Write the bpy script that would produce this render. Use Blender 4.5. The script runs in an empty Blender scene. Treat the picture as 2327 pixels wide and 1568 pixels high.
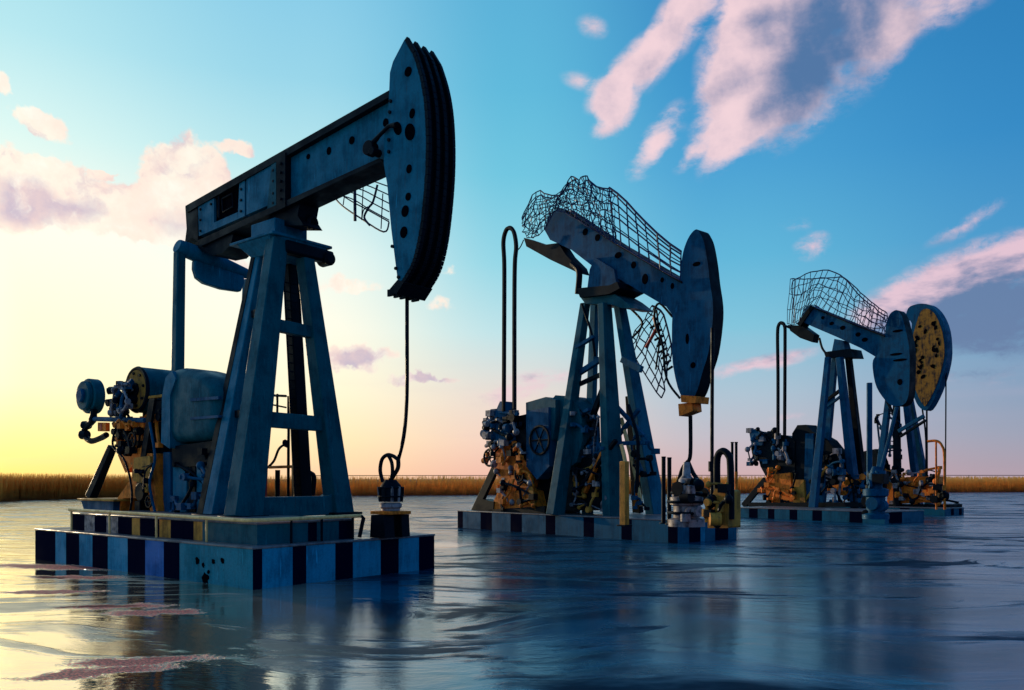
import bpy, math, random
from mathutils import Vector, Matrix, noise
random.seed(7)
sc = bpy.context.scene
COL = sc.collection
R = math.radians

# ------------------------------------------------------------------ camera
CX, HY, FF, CH = 1163.5, 1090.0, 1900.0, 1.7      # principal column, horizon row, focal length, eye height
cd = bpy.data.cameras.new('camera'); cam = bpy.data.objects.new('camera', cd); COL.objects.link(cam)
cam.location = (0, 0, CH); cam.rotation_euler = (R(90), 0, 0)
cd.sensor_width = 36; cd.lens = FF / 2327 * 36; cd.shift_y = (HY - 784) / 2327
cd.clip_start = 0.1; cd.clip_end = 20000
sc.camera = cam
sc.view_settings.view_transform = 'Standard'; sc.view_settings.look = 'None'
sc.cycles.max_bounces = 5; sc.cycles.diffuse_bounces = 2; sc.cycles.glossy_bounces = 3
sc.view_settings.exposure = 0; sc.view_settings.gamma = 1

def lin(r, g, b):
    f = lambda c: (c / 12.92 if c <= .04045 else ((c + .055) / 1.055) ** 2.4)
    return (f(r / 255), f(g / 255), f(b / 255), 1)

# ------------------------------------------------------------------ node helper
class NT:
    def __init__(s, tree): s.t = tree; s.n = tree.nodes; s.l = tree.links
    def link(s, a, b): s.l.new(a, b)
    def put(s, sock, v):
        if isinstance(v, bpy.types.NodeSocket): s.l.new(v, sock)
        elif v is not None: sock.default_value = v
    def math(s, op, a, b=None, c=None, clamp=False):
        n = s.n.new('ShaderNodeMath'); n.operation = op; n.use_clamp = clamp
        s.put(n.inputs[0], a)
        if b is not None: s.put(n.inputs[1], b)
        if c is not None: s.put(n.inputs[2], c)
        return n.outputs[0]
    def vmath(s, op, a, b=None, scale=None):
        n = s.n.new('ShaderNodeVectorMath'); n.operation = op
        s.put(n.inputs[0], a)
        if b is not None: s.put(n.inputs[1], b)
        if scale is not None: s.put(n.inputs[3], scale)
        return n.outputs[0]
    def noise(s, vec, scale, detail=4, rough=.5, dist=0, out=0, dim='3D'):
        n = s.n.new('ShaderNodeTexNoise'); n.noise_dimensions = dim
        if vec is not None: s.put(n.inputs['Vector'], vec)
        n.inputs['Scale'].default_value = scale; n.inputs['Detail'].default_value = detail
        n.inputs['Roughness'].default_value = rough; n.inputs['Distortion'].default_value = dist
        return n.outputs[out]
    def mapping(s, vec, loc=(0, 0, 0), rot=(0, 0, 0), scale=(1, 1, 1), typ='POINT'):
        n = s.n.new('ShaderNodeMapping'); n.vector_type = typ; s.put(n.inputs['Vector'], vec)
        n.inputs['Location'].default_value = loc; n.inputs['Rotation'].default_value = rot; n.inputs['Scale'].default_value = scale
        return n.outputs[0]
    def ramp(s, fac, stops, interp='LINEAR'):
        n = s.n.new('ShaderNodeValToRGB'); n.color_ramp.interpolation = interp
        e = n.color_ramp.elements
        while len(e) < len(stops): e.new(.5)
        for i, (p, c) in enumerate(stops):
            e[i].position = p; e[i].color = c if len(c) == 4 else (*c, 1)
        s.put(n.inputs[0], fac); return n.outputs[0]
    def mr(s, v, a, b, c=0, d=1, smooth=True):
        n = s.n.new('ShaderNodeMapRange'); n.interpolation_type = 'SMOOTHSTEP' if smooth else 'LINEAR'
        s.put(n.inputs[0], v); n.inputs[1].default_value = a; n.inputs[2].default_value = b
        n.inputs[3].default_value = c; n.inputs[4].default_value = d
        return n.outputs[0]
    def mix(s, f, a, b, mode='MIX'):
        n = s.n.new('ShaderNodeMix'); n.data_type = 'RGBA'; n.blend_type = mode
        s.put(n.inputs[0], f); s.put(n.inputs[6], a); s.put(n.inputs[7], b)
        return n.outputs[2]

# ------------------------------------------------------------------ sky
SUN_AZ, SUN_EL = -47.0, 7.0
w = bpy.data.worlds.new('World'); sc.world = w; w.use_nodes = True
t = NT(w.node_tree); t.n.clear()
tc = t.n.new('ShaderNodeTexCoord')
sep = t.n.new('ShaderNodeSeparateXYZ'); t.link(tc.outputs['Generated'], sep.inputs[0])
az = t.math('MULTIPLY', t.math('ARCTAN2', sep.outputs[0], sep.outputs[1]), 57.29578)      # degrees, 0 = ahead
el = t.math('MULTIPLY', t.math('ARCSINE', sep.outputs[2]), 57.29578)
elw = el
e01 = t.math('DIVIDE', elw, 90.0, clamp=True)
E = [0, 2.7, 5.7, 10, 14.5, 20, 25, 31, 90]
cols = {
 -33: [(255,218,118),(255,242,158),(255,250,198),(255,252,214),(255,252,232),(214,243,238),(178,228,236),(154,214,230),(60,130,190)],
 -14: [(252,206,164),(255,230,182),(255,244,208),(255,250,228),(236,247,238),(182,228,234),(148,210,230),(128,198,228),(60,130,190)],
 0: [(234,182,168),(238,204,190),(228,214,206),(186,222,228),(142,210,226),(106,194,220),(90,182,216),(84,172,212),(50,120,185)],
 14: [(206,170,174),(188,182,196),(168,190,208),(124,192,216),(90,178,214),(68,158,208),(52,144,200),(46,132,190),(40,100,170)],
 33: [(174,154,168),(150,156,180),(128,154,186),(98,154,194),(66,148,200),(44,134,194),(38,126,186),(34,118,178),(30,90,160)],
 110: [(150,130,150),(140,138,165),(110,140,178),(86,138,186),(70,132,186),(58,124,182),(50,116,176),(44,106,166),(30,84,150)],
 180: [(170,140,135),(160,150,160),(140,155,180),(130,168,196),(108,166,204),(88,158,204),(76,150,200),(66,140,192),(30,84,150)],
}
def col_ramp(k): return t.ramp(e01, [(e / 90.0, lin(*c)) for e, c in zip(E, cols[k])])
rp = {k: col_ramp(k) for k in cols}
c = rp[-33]
for a, b in ((-33, -14), (-14, 0), (0, 14), (14, 33), (33, 110)):
    c = t.mix(t.mr(az, a, b), c, rp[b])
c = t.mix(t.mr(az, 110, 180), c, rp[180])
c = t.mix(t.mr(az, -48, -110, 0, 1), c, rp[180])

def azel(X, Y):
    dx, dz = (X - CX) / FF, (HY - Y) / FF
    return math.degrees(math.atan(dx)), math.degrees(math.atan2(dz, math.hypot(1, dx)))
cmb = t.n.new('ShaderNodeCombineXYZ'); t.link(az, cmb.inputs[0]); t.link(el, cmb.inputs[1])
P0 = cmb.outputs[0]
wn = t.noise(P0, .16, 5, .6, out=1)
wv = t.vmath('SCALE', t.vmath('SUBTRACT', wn, (.5, .5, .5)), scale=5.0)
P1 = t.vmath('ADD', P0, wv)
wn2 = t.noise(P0, .07, 3, .5, out=1)
P2 = t.vmath('ADD', P0, t.vmath('SCALE', t.vmath('SUBTRACT', wn2, (.5, .5, .5)), scale=2.6))
D2 = 33.16 / 1000.0 * .9        # degrees per picture pixel (approx.)
def blobs(lst, P):
    acc = None
    for (X, Y, rx, ry, rot, k) in lst:
        a_, e_ = azel(X, Y)
        m = t.mapping(P, (a_, e_, 0), (0, 0, R(rot)), (rx * D2, ry * D2, 100), 'TEXTURE')
        g = t.n.new('ShaderNodeTexGradient'); g.gradient_type = 'SPHERICAL'; t.link(m, g.inputs[0])
        v = t.math('MULTIPLY', g.outputs['Fac'], k)
        acc = v if acc is None else t.math('ADD', acc, v)
    return acc
def relief(P, scale, off, detail=5, k=1.0):
    a = t.noise(P, scale, detail, .6); b = t.noise(t.vmath('ADD', P, off), scale, detail, .6)
    return t.math('MULTIPLY', t.math('SUBTRACT', b, a), k)
wisp = t.noise(t.mapping(P1, (2, 1, 0), (0, 0, R(-30)), (.5, .9, 1)), 1.0, 7, .68)
# left bank of cumulus
fine = t.noise(P0, .35, 6, .62)
dl = blobs([(40,410,170,95,0,1.7),(190,450,150,80,-10,1.5),(330,500,170,60,0,1.0),(415,410,110,100,0,1.7),(470,470,90,60,0,1.2),(540,345,60,26,5,1.0),(105,262,85,38,-15,1.8),
            (0,170,34,30,0,1.6),(245,380,28,14,0,1.0),(380,490,210,60,0,1.1),(800,645,120,32,5,.9),(805,820,110,36,0,1.3),(1000,690,70,24,0,.6),(700,700,110,30,0,.6),
            (960,872,130,20,-4,.95),(545,590,80,60,0,.8),(1010,630,40,30,0,.6)], P1)
dens_l = t.mr(t.math('ADD', dl, t.math('MULTIPLY', t.math('MULTIPLY', dl, 2.0, clamp=True), t.math('MULTIPLY', t.math('SUBTRACT', fine, .5), 2.2))), .26, .62)
sh_l = blobs([(60,445,110,50,-8,2.0),(190,470,60,35,0,1.2),(560,590,60,40,0,.6),(800,822,90,28,0,2.2),(960,872,120,24,0,2.0),(400,500,90,30,0,.7)], P1)
cl_l = t.mix(t.math('MULTIPLY', sh_l, .8, clamp=True), lin(255, 244, 226), lin(188, 172, 196))
rl = relief(P1, .30, (-.5, 1.1, 0), 5, 1.0)
cl_l = t.mix(t.mr(rl, 0, .22, 0, .75), cl_l, lin(206, 182, 196)); cl_l = t.mix(t.mr(rl, 0, -.2, 0, .8), cl_l, lin(255, 252, 238))
cl_l = t.mix(t.mr(fine, .35, .65), cl_l, t.mix(.5, cl_l, lin(255, 214, 200)))
c = t.mix(t.math('MULTIPLY', dens_l, .92), c, cl_l)
# long diagonal streaks at upper right
st = t.noise(t.mapping(P2, (0, 0, 0), (0, 0, R(-48)), (.09, .30, 1)), 1.0, 6, .52)
st2 = t.noise(t.mapping(P2, (7, 3, 0), (0, 0, R(-48)), (.25, .6, 1)), 1.0, 7, .66)
dr = blobs([(1570,10,120,52,58,1.5),(1500,90,110,46,62,1.3),(1420,165,130,52,38,1.6),(1385,215,60,44,60,1.2),(1392,266,80,38,42,1.4),(1485,322,108,46,52,1.6),
            (1555,350,52,26,40,1.1),(1720,90,220,135,60,2.0),(1690,215,180,110,50,1.7),(1660,298,130,54,46,1.5),(1700,20,120,60,70,1.3),(1780,230,150,110,50,1.1),(1870,60,270,180,35,1.5),
            (2008,96,80,60,30,1.2),(2110,10,200,55,12,.9),(1340,60,30,46,80,.75),(1318,180,26,60,75,.55)], P2)
dens_r = t.mr(t.math('ADD', dr, t.math('MULTIPLY', t.math('MULTIPLY', dr, 2.2, clamp=True), t.math('MULTIPLY', t.math('SUBTRACT', t.math('ADD', t.math('ADD', st, t.math('MULTIPLY', st2, .8)), t.math('MULTIPLY', wisp, .35)), 1.07), 2.3))), .06, 1.15)
sh_r = blobs([(1900,50,250,200,40,2.4),(1800,190,200,90,55,1.5),(1700,45,120,30,10,.9),(1660,190,110,34,20,1.0),(1540,60,50,60,60,.8),(1470,150,60,40,30,.8),(1700,265,100,40,30,.7)], P2)
sh_r = t.math('ADD', sh_r, t.math('MULTIPLY', t.math('SUBTRACT', st2, .5), 1.5))
rr_ = relief(P2, .22, (-1.4, .5, 0), 5, 1.0)
sh_r = t.math('ADD', sh_r, t.math('MULTIPLY', rr_, 3.0))
cl_r = t.mix(t.mr(sh_r, -.5, 2.6, 0, 1), lin(246, 212, 216), lin(78, 112, 158))
c = t.mix(t.math('MULTIPLY', dens_r, .95), c, cl_r)
# cloud bank at lower right and thin bands
hs = t.noise(t.mapping(P2, (3, 9, 0), (0, 0, R(-14)), (.10, .42, 1)), 1.0, 6, .55)
d3 = blobs([(2330,575,190,50,18,1.4),(2120,650,220,70,24,1.4),(2260,690,330,110,10,1.15),(2290,765,290,60,0,.8),(2230,850,230,34,0,.75),
            (1840,570,56,34,20,.9),(2200,500,110,24,24,.75),(1710,828,170,24,7,1.3),(1210,880,190,52,6,1.1),(1790,945,60,18,0,.8),(1800,520,50,26,0,.5)], P2)
dens3 = t.mr(t.math('ADD', d3, t.math('MULTIPLY', t.math('MULTIPLY', d3, 2.2, clamp=True), t.math('MULTIPLY', t.math('SUBTRACT', t.math('ADD', hs, t.math('MULTIPLY', wisp, .5)), .75), 3.2))), .08, 1.2)
sh3 = blobs([(2330,700,330,90,4,2.6),(2200,720,230,70,8,1.8),(2290,790,260,60,0,2.2),(2230,850,220,50,0,1.8)], P2)
sh3 = t.math('ADD', sh3, t.math('MULTIPLY', t.math('SUBTRACT', hs, .5), 3.0))
sh3 = t.math('ADD', sh3, relief(t.mapping(P2, scale=(.6, 1.4, 1)), .22, (-.8, .7, 0), 5, 5.0))
cl3 = t.mix(t.mr(t.math('ADD', sh3, t.math('MULTIPLY', t.math('SUBTRACT', st2, .5), 2.5)), -.1, 1.7, 0, 1), lin(234, 196, 208), lin(96, 118, 160))
c = t.mix(t.math('MULTIPLY', dens3, .9), c, cl3)
# faint haze bands low over the horizon
hb = t.noise(t.mapping(P0, (0, 0, 0), (0, 0, 0), (.05, .6, 1)), 1.0, 4, .5)
c = t.mix(t.math('MULTIPLY', t.mr(hb, .5, .75), t.mr(el, 12, 2, 0, .16)), c, lin(200, 176, 196))
# bright glow round the low sun, left of the picture
sd = Vector((math.sin(R(SUN_AZ)) * math.cos(R(SUN_EL)), math.cos(R(SUN_AZ)) * math.cos(R(SUN_EL)), math.sin(R(SUN_EL))))
dt = t.n.new('ShaderNodeVectorMath'); dt.operation = 'DOT_PRODUCT'; t.link(tc.outputs['Generated'], dt.inputs[0]); dt.inputs[1].default_value = sd
glow = t.mr(dt.outputs['Value'], .955, 1.0, 0, 1.6)
c = t.mix(1.0, c, t.mix(glow, (1, 1, 1, 1), (1.8, 1.75, 1.55, 1)), 'MULTIPLY')
sky = t.n.new('ShaderNodeTexSky'); sky.sky_type = 'NISHITA'; sky.sun_disc = False
sky.sun_elevation = R(SUN_EL); sky.sun_rotation = R(SUN_AZ)
bg = t.n.new('ShaderNodeBackground'); t.link(c, bg.inputs[0]); bg.inputs[1].default_value = 1.0
bg2 = t.n.new('ShaderNodeBackground'); t.link(sky.outputs[0], bg2.inputs[0]); bg2.inputs[1].default_value = .012
ad = t.n.new('ShaderNodeAddShader'); t.link(bg.outputs[0], ad.inputs[0]); t.link(bg2.outputs[0], ad.inputs[1])
wo = t.n.new('ShaderNodeOutputWorld'); t.link(ad.outputs[0], wo.inputs[0])
w.cycles.sampling_method = 'MANUAL'; w.cycles.sample_map_resolution = 512

ld = bpy.data.lights.new('sun', 'SUN'); lo = bpy.data.objects.new('sun', ld); COL.objects.link(lo)
ld.energy = 2.6; ld.angle = R(.6); ld.color = (1, .74, .45)
lo.rotation_euler = sd.to_track_quat('Z', 'Y').to_euler(); lo.location = (-30, 30, 12)

# ------------------------------------------------------------------ materials
def new_mat(name):
    m = bpy.data.materials.new(name); m.use_nodes = True
    T = NT(m.node_tree); T.n.clear()
    b = T.n.new('ShaderNodeBsdfPrincipled'); o = T.n.new('ShaderNodeOutputMaterial'); T.link(b.outputs[0], o.inputs[0])
    return m, T, b
def paint(name, base, dirt, rough=.42, sc_=2.2, amt=.5, metal=0.0, spec=.5, bump=.15, rust=0.0):
    m, T, b = new_mat(name)
    tcn = T.n.new('ShaderNodeTexCoord'); v = tcn.outputs['Object']
    n1 = T.noise(v, sc_, 6, .6); n2 = T.noise(T.mapping(v, scale=(6, 6, .7)), 1.6, 4, .65); n3 = T.noise(v, 26, 3, .6)
    f = T.math('MULTIPLY', T.mr(T.math('ADD', T.math('MULTIPLY', n1, .55), T.math('MULTIPLY', n2, .45)), .44, .62), amt)
    col = T.mix(f, (*base, 1), (*dirt, 1))
    col = T.mix(T.mr(n3, .35, .7, 0, .35), col, T.mix(1, col, (.5, .5, .55, 1), 'MULTIPLY'))
    rgh = T.mr(n1, .3, .7, rough - .14, rough + .2)
    if rust:
        pale = tuple(min(1, c_ * 2.2 + .01) for c_ in base)
        col = T.mix(T.mr(n2, .60, .74, 0, .55), col, (*pale, 1))                       # sun-bleached runs
        sp = T.noise(v, 7, 5, .72); st_ = T.noise(T.mapping(v, (3, 1, 7), scale=(14, 14, 1.1)), 1.0, 4, .6)
        rm = T.math('MULTIPLY', T.math('MAXIMUM', T.mr(sp, .66, .71), T.math('MULTIPLY', T.mr(st_, .63, .72), .7)), rust)
        col = T.mix(rm, col, (.045, .018, .008, 1)); rgh = T.math('ADD', rgh, T.math('MULTIPLY', rm, .35))
    T.put(b.inputs['Base Color'], col); T.put(b.inputs['Roughness'], rgh)
    b.inputs['Metallic'].default_value = metal; b.inputs['Specular IOR Level'].default_value = spec
    b.inputs['Specular Tint'].default_value = (.12, .60, 1, 1) if rust or base[2] > base[0] * 2 else (1, 1, 1, 1)
    bp = T.n.new('ShaderNodeBump'); bp.inputs['Strength'].default_value = bump; bp.inputs['Distance'].default_value = .02
    T.put(bp.inputs['Height'], T.math('ADD', n1, T.math('MULTIPLY', n3, .25))); T.link(bp.outputs[0], b.inputs['Normal'])
    return m
BLUE = paint('blue_steel_paint', (.001, .142, .245), (.001, .060, .115), .50, amt=.7, spec=.12, rust=.4)
TEAL = paint('teal_steel_paint', (.001, .092, .132), (.001, .040, .065), .50, amt=.7, spec=.12, rust=.45)
NAVY = paint('navy_steel_paint', (.001, .082, .185), (.001, .032, .08), .50, amt=.8, spec=.12, rust=.4)
DARK = paint('black_greased_steel', (.002, .004, .009), (.008, .008, .012), .5, spec=.10)
HOLE = paint('hole_shade_and_patch_black', (.001, .001, .004), (.004, .002, .004), .9, bump=0, spec=.02)  # near-black painted as shade inside openings; also colours spalled and flaked patches
ORNG = paint('orange_primer_rust', (.95, .22, .018), (.16, .035, .008), .6, 5, .7, spec=.2)
YELL = paint('yellow_handrail_paint', (1.0, .58, .22), (.5, .26, .08), .5, 5, .5)
OCHR = paint('ochre_flaking_paint', (.60, .25, .035), (.09, .05, .025), .6, 3, .7, spec=.2)
FLAKE = paint('flaked_ochre_face', (.34, .16, .03), (.03, .025, .03), .7, 3.5, .97, spec=.1)
WIRE = paint('blackened_wire', (.012, .02, .09), (.01, .01, .05), .5, spec=.2)
RED = paint('red_oxide_paint', (.6, .03, .015), (.1, .02, .02), .5)
GREY = paint('pale_worn_metal', (.26, .24, .28), (.02, .02, .04), .5, 7, .95, spec=.4)
CONB = paint('blue_painted_concrete', (.010, .24, .42), (.003, .10, .19), .55, 1.6, .7, spec=.10, rust=.5)
CONV = paint('violet_blue_painted_concrete', (.015, .13, .42), (.006, .05, .18), .55, 1.6, .7, spec=.10, rust=.4)
CONT = paint('teal_painted_concrete', (.004, .20, .29), (.003, .09, .13), .55, 1.6, .7, spec=.10, rust=.6)
CONN = paint('navy_painted_concrete', (.004, .11, .20), (.002, .045, .09), .55, 1.6, .7, spec=.10, rust=.5)
CONK = paint('black_painted_concrete', (.001, .002, .016), (.003, .005, .018), .9, 1.6, .6, spec=.015)
SLAB = paint('damp_concrete_top', (.16, .15, .17), (.04, .04, .06), .4, 2.5, .7, spec=.3)

def ground_mat():
    m, T, b = new_mat('flooded_pan_water')
    tcn = T.n.new('ShaderNodeTexCoord'); v = tcn.outputs['Object']
    warp = T.vmath('SCALE', T.vmath('SUBTRACT', T.noise(v, .09, 3, .55, out=1), (.5, .5, .5)), scale=8)
    vv = T.vmath('ADD', v, warp)
    swirl = T.noise(T.mapping(vv, rot=(0, 0, R(-10)), scale=(.12, .75, 1)), 1.0, 6, .6)            # long wind streaks
    swirl2 = T.noise(T.mapping(vv, (5, 9, 0), (0, 0, R(12)), scale=(.5, 2.6, 1)), 1.0, 5, .6)
    grain = T.noise(T.mapping(v, scale=(1, 1.6, 1)), 30, 3, .65)
    silt = T.noise(T.mapping(vv, (1.3, 4.1, 0), scale=(.7, 1.5, 1)), .4, 5, .6)
    col = T.mix(T.mr(swirl, .38, .62), (.003, .036, .075, 1), (.005, .12, .215, 1))
    col = T.mix(T.mr(silt, .52, .66, 0, .9), col, (.002, .010, .02, 1))
    col = T.mix(T.mr(swirl2, .58, .74, 0, .5), col, (.04, .17, .28, 1))
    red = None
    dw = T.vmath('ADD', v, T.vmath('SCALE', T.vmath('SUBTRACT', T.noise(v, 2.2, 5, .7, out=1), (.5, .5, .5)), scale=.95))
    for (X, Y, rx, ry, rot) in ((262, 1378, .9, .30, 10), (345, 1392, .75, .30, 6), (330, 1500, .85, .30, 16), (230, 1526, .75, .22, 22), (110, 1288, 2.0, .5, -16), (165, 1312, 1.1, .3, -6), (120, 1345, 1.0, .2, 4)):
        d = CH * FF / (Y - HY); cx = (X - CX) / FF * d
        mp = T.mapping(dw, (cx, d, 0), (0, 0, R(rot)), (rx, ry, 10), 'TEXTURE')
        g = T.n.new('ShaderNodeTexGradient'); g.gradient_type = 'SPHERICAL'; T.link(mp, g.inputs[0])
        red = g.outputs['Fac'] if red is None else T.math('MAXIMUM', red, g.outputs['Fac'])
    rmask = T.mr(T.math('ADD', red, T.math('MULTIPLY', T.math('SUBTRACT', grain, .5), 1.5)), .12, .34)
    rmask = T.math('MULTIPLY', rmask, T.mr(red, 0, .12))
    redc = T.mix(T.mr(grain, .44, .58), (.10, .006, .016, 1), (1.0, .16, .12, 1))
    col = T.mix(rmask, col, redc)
    T.put(b.inputs['Base Color'], col)
    bar = T.mr(T.math('ADD', T.math('MULTIPLY', swirl, .6), T.math('MULTIPLY', swirl2, .4)), .505, .55)      # mud bars only just wet
    bar = T.math('MULTIPLY', bar, T.mr(silt, .38, .56, .15, 1))
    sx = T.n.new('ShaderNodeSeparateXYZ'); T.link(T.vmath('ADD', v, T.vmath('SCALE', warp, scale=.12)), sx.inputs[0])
    painted_sheen = T.mr(T.math('DIVIDE', sx.outputs[0], T.math('ADD', T.math('ABSOLUTE', sx.outputs[1]), 0.0)), -.36, -.16, 1, 0)  # mask for the bright warm reflection painted on the left side
    painted_sheen = T.math('MULTIPLY', painted_sheen, T.math('SUBTRACT', 1.0, rmask))
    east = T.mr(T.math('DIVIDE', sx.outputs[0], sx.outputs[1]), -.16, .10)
    r = T.math('ADD', T.math('ADD', T.mr(silt, .4, .6, .03, .09), T.math('MULTIPLY', east, .15)), T.math('MULTIPLY', bar, .26))
    r = T.math('ADD', r, T.math('MULTIPLY', rmask, .6))
    T.put(b.inputs['Roughness'], r)
    ior = T.math('ADD', T.math('MULTIPLY', painted_sheen, 1.5), T.mr(bar, 0, 1, 1.50, 1.22, smooth=False))
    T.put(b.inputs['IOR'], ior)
    mt = T.math('MULTIPLY', painted_sheen, T.mr(bar, 0, 1, .95, .35, smooth=False)); T.put(b.inputs['Metallic'], mt)
    T.put(b.inputs['Base Color'], T.mix(mt, T.mix(T.math('MULTIPLY', bar, .85), col, (.001, .010, .028, 1)), (1.0, .86, .66, 1)))  # warm reflection put into the base colour at left
    T.put(b.inputs['Specular Tint'], T.mix(painted_sheen, (.22, .66, 1, 1), (1, .95, .85, 1)))
    h = T.math('ADD', T.math('MULTIPLY', swirl, .55), T.math('MULTIPLY', swirl2, .20))
    h = T.math('ADD', h, T.math('MULTIPLY', bar, .12))
    h = T.math('ADD', h, T.math('MULTIPLY', T.math('MULTIPLY', grain, .030), T.mr(silt, .4, .6, .25, 1.6)))
    h = T.math('ADD', h, T.math('MULTIPLY', T.math('MULTIPLY', grain, rmask), .3))
    bp = T.n.new('ShaderNodeBump'); bp.inputs['Strength'].default_value = .7; bp.inputs['Distance'].default_value = .05
    far = T.mr(sx.outputs[1], 14, 70, 1.0, 7.0, smooth=False)
    T.put(bp.inputs['Height'], T.math('MULTIPLY', h, far)); T.link(bp.outputs[0], b.inputs['Normal'])
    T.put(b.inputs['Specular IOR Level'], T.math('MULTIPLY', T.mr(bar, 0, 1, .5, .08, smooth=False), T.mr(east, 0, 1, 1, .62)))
    return m
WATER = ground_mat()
def reed_mat(name, a, bcol, c2):
    m, T, b = new_mat(name)
    tcn = T.n.new('ShaderNodeTexCoord'); g = T.n.new('ShaderNodeNewGeometry')
    s = T.n.new('ShaderNodeSeparateXYZ'); T.link(g.outputs['Position'], s.inputs[0])
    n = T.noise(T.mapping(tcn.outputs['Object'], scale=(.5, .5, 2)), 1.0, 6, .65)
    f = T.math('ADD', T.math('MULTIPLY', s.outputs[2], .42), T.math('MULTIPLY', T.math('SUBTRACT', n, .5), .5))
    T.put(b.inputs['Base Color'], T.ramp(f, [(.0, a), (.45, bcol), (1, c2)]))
    b.inputs['Roughness'].default_value = .9; b.inputs['Specular IOR Level'].default_value = .05
    cs = b.inputs['Base Color'].links[0].from_socket
    tr = T.n.new('ShaderNodeBsdfTranslucent'); T.link(cs, tr.inputs[0]); ms = T.n.new('ShaderNodeMixShader'); ms.inputs[0].default_value = .62
    T.link(b.outputs[0], ms.inputs[1]); T.link(tr.outputs[0], ms.inputs[2]); T.link(ms.outputs[0], [n for n in T.n if n.type == 'OUTPUT_MATERIAL'][0].inputs[0])
    return m
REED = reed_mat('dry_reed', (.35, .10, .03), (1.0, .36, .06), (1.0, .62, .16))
FIELD = reed_mat('dry_field_bank', (.6, .20, .10), (1, .36, .17), (1, .42, .2))

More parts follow.
